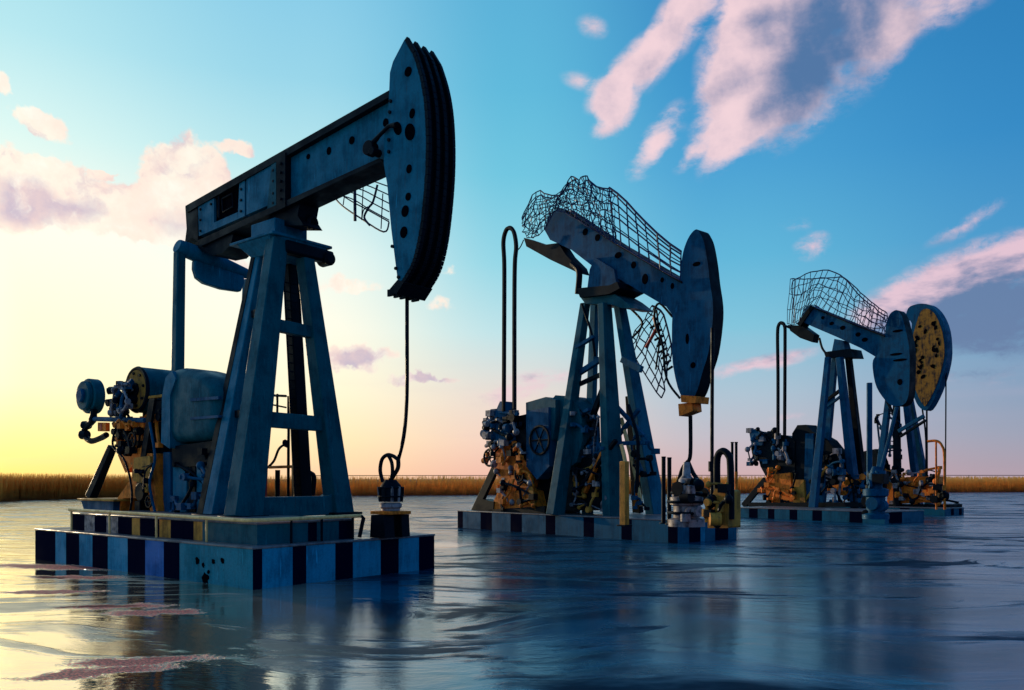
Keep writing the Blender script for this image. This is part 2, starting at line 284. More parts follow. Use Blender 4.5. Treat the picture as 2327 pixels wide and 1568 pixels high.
# ------------------------------------------------------------------ mesh helper
class MB:
    def __init__(s): s.v = []; s.f = []; s.mi = []
    def add(s, vs, fs, mi=0):
        k = len(s.v); s.v += [tuple(v) for v in vs]; s.f += [tuple(i + k for i in f) for f in fs]; s.mi += [mi] * len(fs); return s
    def box(s, a, b, mi=0):
        x0, y0, z0 = [min(p, q) for p, q in zip(a, b)]; x1, y1, z1 = [max(p, q) for p, q in zip(a, b)]
        return s.add([(x0,y0,z0),(x1,y0,z0),(x1,y1,z0),(x0,y1,z0),(x0,y0,z1),(x1,y0,z1),(x1,y1,z1),(x0,y1,z1)],
                     [(0,3,2,1),(4,5,6,7),(0,1,5,4),(1,2,6,5),(2,3,7,6),(3,0,4,7)], mi)
    def bar(s, p, q, w0, h0, w1=None, h1=None, up=(0, 1, 0), mi=0):
        """tapered rectangular bar; h along 'up', w across"""
        w1 = w0 if w1 is None else w1; h1 = h0 if h1 is None else h1
        p, q, up = Vector(p), Vector(q), Vector(up); d = (q - p).normalized()
        x = d.cross(up)
        if x.length < 1e-4: x = d.cross(Vector((0, 0, 1)))
        x.normalize(); y = x.cross(d).normalized()
        vs = []
        for c_, ww, hh in ((p, w0, h0), (q, w1, h1)):
            for sx, sy in ((-1, -1), (1, -1), (1, 1), (-1, 1)): vs.append(c_ + x * sx * ww / 2 + y * sy * hh / 2)
        return s.add(vs, [(0,1,2,3),(7,6,5,4),(0,4,5,1),(1,5,6,2),(2,6,7,3),(3,7,4,0)], mi)
    def tube(s, pts, r, n=8, closed=False, mi=0):
        pts = [Vector(p) for p in pts]; N = len(pts); rs = r if isinstance(r, (list, tuple)) else [r] * N
        rings = []; prev = None
        for i, p in enumerate(pts):
            if closed: d = pts[(i + 1) % N] - pts[i - 1]
            else: d = pts[min(i + 1, N - 1)] - pts[max(i - 1, 0)]
            d.normalize()
            if prev is None:
                u = d.cross(Vector((0, 0, 1)))
                if u.length < .05: u = d.cross(Vector((0, 1, 0)))
            else: u = prev - d * prev.dot(d)
            u.normalize(); prev = u; v_ = d.cross(u)
            rings.append([p + (u * math.cos(2 * math.pi * k / n) + v_ * math.sin(2 * math.pi * k / n)) * rs[i] for k in range(n)])
        vs = [v for rg in rings for v in rg]; fs = []
        for i in range(N if closed else N - 1):
            j = (i + 1) % N
            for k in range(n): fs.append((i * n + k, i * n + (k + 1) % n, j * n + (k + 1) % n, j * n + k))
        if not closed: fs.append(tuple(range(n - 1, -1, -1))); fs.append(tuple((N - 1) * n + k for k in range(n)))
        return s.add(vs, fs, mi)
    def prism(s, pts, y0, y1, mi=0, mi_edge=None):
        """polygon of (x, z) extruded along y"""
        n = len(pts)
        vs = [(x, y0, z) for x, z in pts] + [(x, y1, z) for x, z in pts]
        s.add(vs, [tuple(range(n)), tuple(range(2 * n - 1, n - 1, -1))], mi)
        return s.add(vs, [(i, i + n, (i + 1) % n + n, (i + 1) % n) for i in range(n)], mi if mi_edge is None else mi_edge)
    def disc(s, c_, axis, r, d, n=24, ry=None, rot=0, mi=0):
        """cylinder / oval plug centred on c_, length d along axis"""
        ax = Vector(axis).normalized(); u = ax.cross(Vector((0, 0, 1)))
        if u.length < .01: u = Vector((1, 0, 0))
        u.normalize(); v_ = ax.cross(u) * -1; c_ = Vector(c_); ry = r if ry is None else ry
        cr, sr = math.cos(rot), math.sin(rot); vs = []
        for sgn in (-.5, .5):
            for k in range(n):
                a_ = 2 * math.pi * k / n; p, q = r * math.cos(a_), ry * math.sin(a_)
                vs.append(c_ + ax * d * sgn + u * (p * cr - q * sr) + v_ * (p * sr + q * cr))
        fs = [tuple(range(n)), tuple(range(2 * n - 1, n - 1, -1))] + [(k, k + n, (k + 1) % n + n, (k + 1) % n) for k in range(n)]
        return s.add(vs, fs, mi)
    def ball(s, c_, r, n=12, m=8, mi=0):
        c_ = Vector(c_); r = r if isinstance(r, (tuple, list)) else (r, r, r); vs = [(c_.x, c_.y, c_.z - r[2])]
        for i in range(1, m):
            a_ = math.pi * i / m - math.pi / 2
            for k in range(n):
                b_ = 2 * math.pi * k / n
                vs.append((c_.x + r[0] * math.cos(a_) * math.cos(b_), c_.y + r[1] * math.cos(a_) * math.sin(b_), c_.z + r[2] * math.sin(a_)))
        vs.append((c_.x, c_.y, c_.z + r[2])); fs = [(0, 1 + (k + 1) % n, 1 + k) for k in range(n)]
        for i in range(m - 2):
            for k in range(n): fs.append((1 + i * n + k, 1 + i * n + (k + 1) % n, 1 + (i + 1) * n + (k + 1) % n, 1 + (i + 1) * n + k))
        L = len(vs) - 1; fs += [(L, 1 + (m - 2) * n + k, 1 + (m - 2) * n + (k + 1) % n) for k in range(n)]
        return s.add(vs, fs, mi)
    def build(s, name, mats, parent=None, bevel=0, smooth=False):
        me = bpy.data.meshes.new(name); me.from_pydata(s.v, [], s.f); me.update()
        import bmesh
        bm = bmesh.new(); bm.from_mesh(me); bmesh.ops.recalc_face_normals(bm, faces=bm.faces); bm.to_mesh(me); bm.free()
        for m in (mats if isinstance(mats, (list, tuple)) else [mats]): me.materials.append(m)
        for p, i in zip(me.polygons, s.mi): p.material_index = i
        o = bpy.data.objects.new(name, me); COL.objects.link(o)
        if parent: o.parent = parent
        if bevel:
            b = o.modifiers.new('bevel', 'BEVEL'); b.width = bevel; b.segments = 2; b.limit_method = 'ANGLE'; b.angle_limit = R(35)
            smooth = True
        if smooth:
            for p in me.polygons: p.use_smooth = True
            try: me.set_sharp_from_angle(angle=R(38))
            except Exception: pass
        return o
def round_poly(pts, n=3):
    P = [Vector((x, y, 0)) for x, y in pts]; N = len(P); out = []
    for i in range(N):
        p0, p1, p2, p3 = P[i - 1], P[i], P[(i + 1) % N], P[(i + 2) % N]
        for k in range(n):
            u = k / n; q = .5 * ((2 * p1) + (p2 - p0) * u + (2 * p0 - 5 * p1 + 4 * p2 - p3) * u * u + (3 * p1 - p0 - 3 * p2 + p3) * u ** 3); out.append((q.x, q.y))
    return out
def tag(o, label=None, cat=None, group=None, kind=None):
    if label: o['label'] = label
    if cat: o['category'] = cat
    if group: o['group'] = group
    if kind: o['kind'] = kind
    return o

class Frame:
    """local frame: x runs along a machine towards its well, y across it (away from the viewer), z up"""
    def __init__(s, loc, ax):
        s.loc = Vector((loc[0], loc[1], 0)); s.yaw = math.atan2(ax[1], ax[0])
        s.inv = (Matrix.Translation(s.loc) @ Matrix.Rotation(s.yaw, 4, 'Z')).inverted()
        s.o = s.inv @ Vector((0, 0, CH)); s.r3 = s.inv.to_3x3()
    def hit(s, X, Y, i, val):
        d = s.r3 @ Vector(((X - CX) / FF, 1, (HY - Y) / FF)); k = (val - s.o[i]) / d[i]
        return s.o + d * k
    def y(s, X, Y, v=0): return s.hit(X, Y, 1, v)
    def x(s, X, Y, v=0): return s.hit(X, Y, 0, v)
    def z(s, X, Y, v=0): return s.hit(X, Y, 2, v)
    def poly(s, pts, v=0): return [(p.x, p.z) for p in (s.y(X, Y, v) for X, Y in pts)]
    def empty(s, name):
        o = bpy.data.objects.new(name, None); COL.objects.link(o); o.location = s.loc; o.rotation_euler = (0, 0, s.yaw); o.empty_display_size = .3
        return o
def arc(c_, r, a0, a1, n=12, ax=0, bx=2, ry=None):
    out = []; ry = r if ry is None else ry
    for k in range(n + 1):
        a_ = R(a0 + (a1 - a0) * k / n); p = list(c_); p[ax] += r * math.cos(a_); p[bx] += ry * math.sin(a_); out.append(tuple(p))
    return out
def smooth_path(pts, n=8):
    pts = [Vector(p) for p in pts]; out = []
    for i in range(len(pts) - 1):
        p0, p1, p2, p3 = pts[max(i - 1, 0)], pts[i], pts[i + 1], pts[min(i + 2, len(pts) - 1)]
        for k in range(n):
            u = k / n; out.append(.5 * ((2 * p1) + (p2 - p0) * u + (2 * p0 - 5 * p1 + 4 * p2 - p3) * u * u + (3 * p1 - p0 - 3 * p2 + p3) * u ** 3))
    out.append(pts[-1]); return out

# ------------------------------------------------------------------ setting
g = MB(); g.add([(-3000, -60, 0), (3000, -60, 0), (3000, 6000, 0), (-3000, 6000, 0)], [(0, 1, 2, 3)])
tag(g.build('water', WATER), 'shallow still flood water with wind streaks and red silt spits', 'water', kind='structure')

def bank_pt(X, back=0):          # front edge of the far bank
    Yb = 1141 - 23 * (min(max(X, 0), 2330) / 2330) ** .45
    d = CH * FF / (Yb - HY) + back
    return (X - CX) / FF * d, d
bk = MB(); N = 160; vs = []
for i in range(N + 1):
    X = -900 + i * (4300 / N)
    x0, y0 = bank_pt(X); h = 1.75 + .12 * noise.noise(Vector((i * .3, 0, 0)))
    x3, y3 = bank_pt(X, 11); x1, y1 = bank_pt(X, 14); x2, y2 = (X - CX) / FF * 900, 900
    vs += [(x3 * .999, y3 - .1, -.02), (x3, y3, h * .82), (x1, y1, h), (x2, y2, h + .25)]
fs = []
for i in range(N):
    for k in range(3): fs.append((i * 4 + k, i * 4 + 4 + k, i * 4 + 5 + k, i * 4 + 1 + k))
bk.add(vs, fs)
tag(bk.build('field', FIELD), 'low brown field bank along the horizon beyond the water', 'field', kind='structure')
rd = MB(); vs = []; fs = []
for i in range(36000):
    X = random.uniform(-350, 2700) if random.random() < .55 else random.uniform(-250, 420)
    bck = random.random() ** 1.6 * 14
    x0, y0 = bank_pt(X, bck - .3)
    far = min(max((X - 150) / 700, 0), 1)
    hh = random.uniform(1.55, 2.28 - .1 * far) if bck > 1 else random.uniform(1.0, 2.1 - .1 * far)
    z0 = 0
    wd = random.uniform(.02, .05); lx = random.gauss(0, .14)
    k = len(vs); vs += [(x0 - wd, y0, z0), (x0 + wd, y0, z0), (x0 + lx + wd * .3, y0, hh), (x0 + lx - wd * .3, y0 + .05, hh + .06)]; fs.append((k, k + 1, k + 2, k + 3))
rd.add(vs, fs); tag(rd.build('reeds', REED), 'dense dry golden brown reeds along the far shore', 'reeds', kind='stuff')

# ------------------------------------------------------------------ striped plinth
def plinth(name, fr, x0, x1, y0, y1, z0, z1, near, end, label, cat, group, mats, skirt=True):
    """near: list of (x_start, x_end, mat) on the near long face; end: same in y on the face towards the well"""
    root = fr.empty(name); tag(root, label, cat, group)
    m = MB()
    def run(segs, a, b, f):
        segs = sorted(segs); cur = a; out = []
        for s0, s1, mi in segs:
            s0, s1 = max(s0, a), min(s1, b)
            if s1 <= s0: continue
            if s0 > cur + 1e-4: out.append((cur, s0, 0))
            out.append((s0, s1, mi)); cur = s1
        if cur < b - 1e-4: out.append((cur, b, 0))
        for s0, s1, mi in out: f(s0, s1, mi)
    run(near, x0, x1, lambda p, q, mi: m.add([(p, y0, z0), (q, y0, z0), (q, y0, z1), (p, y0, z1)], [(0, 1, 2, 3)], mi))
    run(near, x0, x1, lambda p, q, mi: m.add([(p, y1, z0), (q, y1, z0), (q, y1, z1), (p, y1, z1)], [(3, 2, 1, 0)], mi))
    run(end, y0, y1, lambda p, q, mi: m.add([(x1, p, z0), (x1, q, z0), (x1, q, z1), (x1, p, z1)], [(0, 1, 2, 3)], mi))
    run(end, y0, y1, lambda p, q, mi: m.add([(x0, p, z0), (x0, q, z0), (x0, q, z1), (x0, p, z1)], [(3, 2, 1, 0)], mi))
    m.build('side_wall', mats, root)
    tp = MB(); tp.box((x0 - .015, y0 - .015, z1), (x1 + .015, y1 + .015, z1 + .04)); tp.build('top_slab', SLAB, root, bevel=.015)
    return root

A1 = Vector((.778, -.628)); B1 = Vector((.628, .778))
PF1 = Frame((-4.0, 12.9), A1)                   # first plinth: origin at its near corner
def nx(fr, X, z=.3, y=0): return fr.hit(X, HY + 130, 1, y).x
def seg_near(fr, lst, y=0): return [(fr.y(a, HY + 100, y).x, fr.y(b, HY + 100, y).x, mi) for a, b, mi in lst]
def seg_end(fr, lst, x=0): return [(fr.x(a, HY + 100, x).y, fr.x(b, HY + 100, x).y, mi) for a, b, mi in lst]
G_PL = 'striped concrete bases under the pumpjacks'
xL = PF1.y(80, 1200, 0).x
plinth('concrete_base', PF1, xL, 0, 0, 4.0, -.05, .62,
       seg_near(PF1, [(76, 126, 1), (150, 180, 1), (210, 245, 1), (290, 330, 1), (330, 372, 2), (372, 408, 1), (408, 580, 3)]),
       seg_end(PF1, [(560, 596, 1), (665, 696, 1), (762, 802, 1), (865, 906, 1), (952, 1000, 1)]),
       'large concrete base with bold black and blue stripes, nearest of all, two tiers high', 'concrete base', G_PL, [CONB, CONK, CONV, CONT])
bs = [o for o in COL.objects if o.name == 'concrete_base'][0]
for X, Y, rx, ry in ((449, 1274, 5, 8), (462, 1284, 3, 6), (485, 1276, 4, 6), (506, 1274, 5, 7), (467, 1314, 8, 12), (474, 1300, 3, 5)):
    p = PF1.y(X, Y, 0); p1 = PF1.y(X + rx, Y, 0); p2 = PF1.y(X, Y + ry, 0); q = MB()
    n_ = 14; rr_ = [random.uniform(.7, 1.2) for _ in range(n_)]
    ring = [(p.x + abs(p1.x - p.x) * rr_[k] * math.cos(6.283 * k / n_), p.z + abs(p2.z - p.z) * rr_[k] * math.sin(6.283 * k / n_)) for k in range(n_)]
    q.prism(ring, -.006, .01); q.build('spalled_patch', HOLE, bs)
# upper tier with handrail
PT = Frame((-4.0 + A1.x * -.25 + B1.x * .25, 12.9 + A1.y * -.25 + B1.y * .25), A1)
xl2 = PT.y(163, 1200, 0).x; yr2 = PT.x(800, 1200, 0).y
tier = plinth('upper_tier', PT, xl2, 0, 0, yr2, .66, .98,
       seg_near(PT, [(160, 192, 1), (192, 215, 2), (215, 242, 1), (242, 268, 2), (268, 300, 1), (300, 318, 3), (318, 362, 1), (362, 388, 3), (388, 440, 1), (440, 460, 3)]),
       seg_end(PT, [(700, 720, 1), (770, 815, 1)]),
       'raised upper tier of the nearest base, teal with dark upright bars and pale handrail', 'plinth', None, [TEAL, CONK, GREY, OCHR])
hr = MB()
zr = 1.06
hr.tube([(xl2 + .1, -.09, zr + .02), (xl2 * .5, -.09, zr + .01), (-.2, -.09, zr - .01), (-.02, -.07, zr), (.09, .1, zr), (.09, yr2 * .5, zr), (.09, yr2 + .12, zr)], .032, 10)
hr.build('handrail', YELL, tier, smooth=True)
for p in [(xl2 * f, -.09) for f in (.97, .72, .45, .2)] + [(.09, yr2 * f) for f in (.3, .62, .97)]:
    q = MB(); q.tube([(p[0], p[1], .66), (p[0], p[1], zr)], .022, 8); q.build('rail_post', YELL if p[0] < -.5 else DARK, tier, smooth=True)
q = MB(); q.tube([(.09, yr2 + .12, zr), (.12, yr2 + .16, zr - .04), (.08, yr2 + .1, .68)], .035, 8); q.build('rail_end', DARK, tier, smooth=True)

def clutter(fr, J, box, yv, n, size, mats, name, seed):
    """pipe and valve fittings bolted on, packed within a region; each material becomes one cluster"""
    rnd = random.Random(seed); X0, Y0_, X1, Y1 = box
    for mi, mt in enumerate(mats):
        m = MB(); prev = None
        spots = [fr.y(rnd.uniform(X0, X1), rnd.uniform(Y0_, Y1), yv + rnd.uniform(-.2, .2)) for _ in range(n)]
        order = [spots.pop(0)]
        while spots:
            spots.sort(key=lambda q_: (q_ - order[-1]).length); order.append(spots.pop(0))
        for p in order:
            s = size * rnd.uniform(.7, 1.6); k = rnd.random()
            if k < .5: m.disc(p, rnd.choice([(1, 0, 0), (0, 1, 0), (1, 1, 0), (0, 0, 1)]), s, s * rnd.uniform(.6, 1.8), 14)
            elif k < .8: m.box((p.x - s, p.y - s * .8, p.z - s * .8), (p.x + s, p.y + s * .8, p.z + s * .8))
            else: m.ball(p, s)
            if prev is not None:
                mid = (p + prev) / 2 + Vector((rnd.uniform(-.12, .12), 0, rnd.uniform(-.08, .15)))
                m.tube(smooth_path([prev, mid, p], 3), s * .42, 6)
            prev = p
        m.build(name, mt, J, bevel=.008)

# ------------------------------------------------------------------ nearest pumpjack
F1 = Frame((-4.62, 17.1), A1)
J1 = F1.empty('pumpjack')
tag(J1, 'largest and nearest blue oil pumpjack with its horse head raised high', 'pumpjack', 'oil pumpjacks in a row')
Y0 = -.36
# walking beam
bt = lambda X: 468 - (X - 425) * (261 / 459)           # top edge row
bb = lambda X: 541 - (X - 449) * (178 / 405)
wb = MB()
wb.prism(F1.poly([(430, bt(430)), (890, bt(890)), (890, bb(870)), (449, bb(449)), (432, 520)], -.24), -.24, .10)
wb.build('walking_beam', BLUE, J1, bevel=.02)
fl = MB(); fl.prism(F1.poly([(421, 468), (884, 205), (887, 219), (424, 483)], Y0), Y0, .18); fl.build('top_flange', DARK, J1, bevel=.01)
fl = MB(); fl.prism(F1.poly([(447, 547), (560, 496), (640, 460), (700, 433), (862, 359), (868, 366), (760, 416), (690, 450), (640, 474), (600, 492), (560, 510), (456, 560)], Y0), Y0, .16); fl.build('bottom_flange', DARK, J1, bevel=.01)
pn = MB()    # boxed rear bay with its panels
pn.prism(F1.poly([(450, bt(450) + 13), (486, bt(486) + 13), (486, bb(486) - 3), (452, bb(452) - 3)], -.33), -.33, -.24)
pn.prism(F1.poly([(544, bt(544) + 13), (556, bt(556) + 13), (556, bb(556) - 3), (540, bb(540) - 3)], -.33), -.33, -.24)
pn.prism(F1.poly([(560, bt(560) + 14), (627, bt(627) + 14), (622, bb(622) - 4), (560, bb(560) - 4)], -.33), -.33, -.24)
pn.prism(F1.poly([(486, 506), (540, 482), (540, bb(540) - 3), (486, bb(486) - 3)], -.33), -.33, -.24)
pn.build('side_panel', BLUE, J1, bevel=.012)
pn = MB(); pn.prism(F1.poly([(490, bt(490) + 16), (540, bt(540) + 16), (540, 479), (520, 492), (506, 496), (490, 504)], -.27), -.27, -.24)
pn.build('service_opening', HOLE, J1)
pn = MB(); pn.tube([F1.y(*p, -.3) for p in ((498, 440), (498, 495))], .03); pn.tube([F1.y(*p, -.3) for p in ((505, 452), (528, 440), (530, 470), (507, 482), (505, 452))], .022); pn.build('hose', DARK, J1, smooth=True)
pn = MB(); pn.prism(F1.poly([(421, 470), (446, 458), (449, 480), (450, 548), (436, 540), (420, 552), (424, 520)], -.33), -.33, .33); pn.build('end_plate', DARK, J1, bevel=.01)
pn = MB(); pn.prism(F1.poly([(628, bt(628) + 3), (648, bt(648) + 3), (648, 470), (628, 480)], -.38), -.38, .38); pn.build('stiffener', DARK, J1, bevel=.015)
pn = MB(); pn.prism(F1.poly([(617, bt(617) + 6), (627, bt(627) + 3), (627, 478), (606, 488)], -.35), -.35, .35); pn.build('stiffener', TEAL, J1, bevel=.01)
def bolt_row(parent, fr, pts, yv, r=.028, mat=DARK, name='bolt'):
    for X, Y in pts:
        p = fr.y(X, Y, yv); m_ = MB(); m_.disc((p.x, yv, p.z), (0, 1, 0), r, .05, 6); m_.build(name, mat, parent)
bolt_row(J1, F1, [(456, 476), (456, 500), (456, 525), (480, 452 + 12), (548, 430), (548, 455), (548, 480), (622, 388), (622, 412), (622, 440), (622, 462)], -.335)
bolt_row(J1, F1, [(638, 372), (638, 392), (638, 412), (638, 432), (638, 452)], -.385)
bolt_row(J1, F1, [(888, 230), (886, 255), (884, 318), (884, 345), (892, 560), (900, 610), (906, 630)], -.41, .03)
# horse head
head_back = [(919, 90), (893, 140), (886, 165), (884, 215), (882, 262), (874, 300), (872, 372), (880, 420), (889, 520), (899, 600), (905, 648)]
head_front = [(940, 624), (957, 575), (967, 520), (974, 450), (976, 380), (974, 310), (968, 235), (958, 175), (943, 128)]
hf0 = [(910, 642), (930, 610), (943, 575), (954, 520), (962, 450), (967, 380), (968, 310), (964, 235), (954, 175), (938, 122)]
hf = [(p.x, p.y) for p in smooth_path([(x, y, 0) for x, y in hf0], 4)]
hh = MB(); hh.prism(F1.poly(head_back + hf, -.40), -.40, .26, 0, 1); hh.build('horse_head', [BLUE, DARK], J1, bevel=.015)
cur = [Vector((p[0], 0, p[1])) for p in F1.poly([(906, 652)] + hf + [(919, 90)], -.40)]
for yy, ww in ((-.365, .07), (-.17, .08), (.03, .08), (.225, .07)):
    rb = MB()
    for i in range(len(cur) - 1):
        p, q = cur[i], cur[i + 1]; d = (q - p).normalized(); nrm = Vector((d.z, 0, -d.x))
        vs = []
        for c_ in (p, q):
            for off, yo in ((-.02, -ww / 2), (.07, -ww / 2), (.07, ww / 2), (-.02, ww / 2)):
                vs.append((c_.x + nrm.x * off, yy + yo, c_.z + nrm.z * off))
        rb.add(vs, [(0, 1, 2, 3), (7, 6, 5, 4), (0, 4, 5, 1), (1, 5, 6, 2), (2, 6, 7, 3), (3, 7, 4, 0)])
    rb.build('track_rib', DARK, J1, bevel=.008)
ft = MB(); ft.prism(F1.poly([(903, 636), (886, 656), (884, 664), (900, 669), (918, 640)], -.42), -.42, .28); ft.build('hanger_block', DARK, J1, bevel=.015)
for k in range(5):
    q = MB(); p = F1.y(893, 662, -.3); q.box((p.x - .05, -.39 + k * .145, p.z - .1), (p.x + .12, -.35 + k * .145, p.z + .02)); q.build('hanger_lug', DARK, J1)
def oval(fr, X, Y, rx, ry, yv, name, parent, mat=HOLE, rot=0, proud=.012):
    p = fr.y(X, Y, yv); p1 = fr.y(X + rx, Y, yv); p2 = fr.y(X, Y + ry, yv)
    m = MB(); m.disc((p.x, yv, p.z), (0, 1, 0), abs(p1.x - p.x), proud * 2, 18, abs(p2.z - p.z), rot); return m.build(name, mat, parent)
for X, Y, rx, ry, ro in ((928, 163, 8, 11, -.3), (937, 258, 6, 11, -.2), (932, 300, 11, 20, .35), (904, 292, 8, 17, .5), (877, 279, 6, 10, .2), (930, 384, 6, 10, 0), (928, 447, 6, 9, 0), (921, 480, 8, 13, -.2), (918, 528, 8, 13, -.1)):
    oval(F1, X, Y, rx, ry, -.40, 'access_hole', J1, rot=ro)
for X, Y, rx, ry in ((800, 319, 6, 9), (748, 343, 5, 9), (701, 356, 4, 6)):
    oval(F1, X, Y, rx, ry, -.24, 'access_hole', J1)
q = MB(); q.tube([F1.y(*p, -.45) for p in ((840, 334), (862, 308), (884, 286), (900, 284))], [.06, .035, .035, .05], 8); q.build('latch_rod', DARK, J1, smooth=True)
q = MB(); q.disc(F1.y(842, 338, -.44), (0, 1, 0), .13, .16); q.disc(F1.y(853, 346, -.44), (0, 1, 0), .07, .2); q.build('latch_pivot', DARK, J1, bevel=.01)
# saddle bearing and tower cap
q = MB(); q.prism(F1.poly([(612, 486), (640, 472), (682, 456), (676, 490), (690, 512), (614, 512)], -.26), -.26, .2); q.build('saddle_bearing', DARK, J1, bevel=.03)
q = MB(); zc = F1.y(650, 520, -.6).z
q.box((-.52, -.48, zc + .0), (.30, .30, zc + .36)); q.build('cap_block', BLUE, J1, bevel=.02)
q = MB(); q.add([(-.98, -.32, zc - .06), (-.7, -.70, zc - .06), (.42, -.70, zc - .06), (.54, -.40, zc - .06), (.54, .62, zc - .06), (-.6, .62, zc - .06),
                 (-.6, -.3, zc - .34), (-.45, -.5, zc - .34), (.32, -.5, zc - .34), (.42, -.3, zc - .34), (.42, .42, zc - .34), (-.35, .42, zc - .34)],
                [(5, 4, 3, 2, 1, 0), (6, 7, 8, 9, 10, 11)] + [(i, (i + 1) % 6, (i + 1) % 6 + 6, i + 6) for i in range(6)])
q.box((-.92, -.72, zc - .058), (.56, .74, zc + .0)); q.build('tower_cap', BLUE, J1, bevel=.015)
q = MB(); q.box((.34, -.4, zc - .36), (.58, .78, zc - .1)); q.disc((.47, .64, zc - .28), (1, 0, 0), .14, .34); q.build('cap_bolster', DARK, J1, bevel=.05)
q = MB(); p = F1.x(705, 520, .8); q.tube(smooth_path([(p.x, p.y, p.z), F1.x(702, 500, .8), F1.x(712, 492, .8), F1.x(720, 508, .8), F1.x(712, 520, .8)], 4), .035); q.build('lifting_hook', DARK, J1, smooth=True)
# tower
def leg(name, p, q_, w0, w1, d0, d1, mat, up=(1, 0, 0), bevel=.02):
    m = MB(); m.bar(p, q_, w0, d0, w1, d1, up=up); return m.build(name, mat, J1, bevel=bevel)
zf = .98
S0, S1 = .38, .62
LF = F1.x(553, 1190, S1); LF.z = zf; RF = F1.x(772, 1190, S1); RF.z = zf
LT = F1.x(630, 545, S0); RT = F1.x(688, 550, S0)
leg('leg', LT, LF, .33, .60, .28, .4, TEAL); leg('leg', RT, RF, .25, .46, .28, .4, TEAL)
def on(p, q_, z): k = (z - p.z) / (q_.z - p.z); return p + (q_ - p) * k
for Ya, name in ((742, 'cross_bar'), (958, 'cross_bar')):
    z = F1.x(650, Ya, S1).z; m = MB(); a, b = on(LT, LF, z), on(RT, RF, z); m.bar(a + Vector((0, 0, .03)), b, .24 if Ya < 900 else .3, .16, up=(1, 0, 0)); m.build(name, TEAL, J1, bevel=.015)
z = F1.x(690, 1128, S1).z
m = MB(); m.add([(S1 + .1, LF.y - .28, zf), (S1 + .1, RF.y + .26, zf), (S1 + .1, RF.y + .12, z + .25), (S1 + .1, RF.y - .35, z), (S1 + .1, LF.y + .35, z), (S1 + .1, LF.y - .1, z + .3)] +
                [(S1 - .22, LF.y - .28, zf), (S1 - .22, RF.y + .26, zf), (S1 - .22, RF.y + .12, z + .25), (S1 - .22, RF.y - .35, z), (S1 - .22, LF.y + .35, z), (S1 - .22, LF.y - .1, z + .3)],
                [(0, 1, 2, 3, 4, 5), (11, 10, 9, 8, 7, 6)] + [(i, (i + 1) % 6, (i + 1) % 6 + 6, i + 6) for i in range(6)])
m.build('foot_beam', TEAL, J1, bevel=.02)
S2 = -.55
BL, BLT = F1.x(492, 1190, S2), F1.x(596, 575, -.3); BL.z = zf
BR, BRT = F1.x(690, 1125, S2), F1.x(661, 600, -.3); BR.z = zf
leg('leg', BLT, BL, .22, .42, .2, .34, BLUE); leg('leg', BRT, BR, .26, .3, .2, .3, DARK)
m = MB(); m.bar(BLT + Vector((-.12, -.1, -.1)), BL + Vector((-.28, -.12, 0)), .1, .12, .18, .2, up=(1, 0, 0)); m.build('leg_channel', DARK, J1)
for Ya in (712, 942):
    z = F1.x(600, Ya, 0).z; m = MB(); m.bar(on(LT, LF, z), on(BLT, BL, z), .14, .12, up=(0, 1, 0)); m.build('side_tie', DARK, J1, bevel=.01)
m = MB()
for k in range(26):
    z = zf + .25 + k * (BRT.z - zf - .5) / 26; c_ = on(BRT, BR, z); m.tube([c_ + Vector((.1, -.26, 0)), c_ + Vector((.1, .1, 0))], .014, 6)
m.tube([BRT + Vector((.1, -.27, 0)), BR + Vector((.1, -.27, 0))], .022, 6); m.tube([BRT + Vector((.1, .1, 0)), BR + Vector((.1, .1, 0))], .022, 6)
m.build('ladder', DARK, J1)
for P_ in (LF, RF, BL, BR):
    m = MB(); m.box((P_.x - .3, P_.y - .36, zf + .002), (P_.x + .3, P_.y + .36, zf + .05)); m.build('foot_plate', DARK, J1, bevel=.01)
# pipework seen through the tower
def T1(name, pts, r, mat=DARK, yv=1.7, n=8, sm=6, par=None):
    m = MB(); P = [F1.y(X, Y, yv) for X, Y in pts]; m.tube(smooth_path(P, sm) if sm else P, r, n); return m.build(name, mat, par or J1, smooth=True)
T1('vent_pipe', [(596, 1130), (598, 1060), (602, 960)], .03, GREY)
T1('vent_pipe', [(602, 1130), (604, 1060)], .05, RED)
T1('elbow_pipe', [(604, 1066), (622, 1048), (634, 1020), (650, 1008)], [.03] * 18 + [.11], DARK, sm=6)
T1('vent_pipe', [(630, 1130), (631, 1068)], .06); T1('vent_pipe', [(655, 1130), (656, 900)], .035); T1('vent_pipe', [(668, 1130), (667, 1060)], .05)
T1('valve_pipe', [(710, 1125), (713, 1085), (705, 1075)], .06)
T1('guard_wire', [(610, 898), (650, 900)], .03, sm=0); T1('guard_wire', [(610, 918), (650, 926)], .02, sm=0); T1('guard_wire', [(630, 895), (630, 940)], .03, sm=0)
m = MB(); a, b = F1.y(612, 1062, 1.7), F1.y(672, 1130, 1.7)
m.tube([a, F1.y(672, 1060, 1.7)], .035); m.build('pipe_header', ORNG, J1, smooth=True)
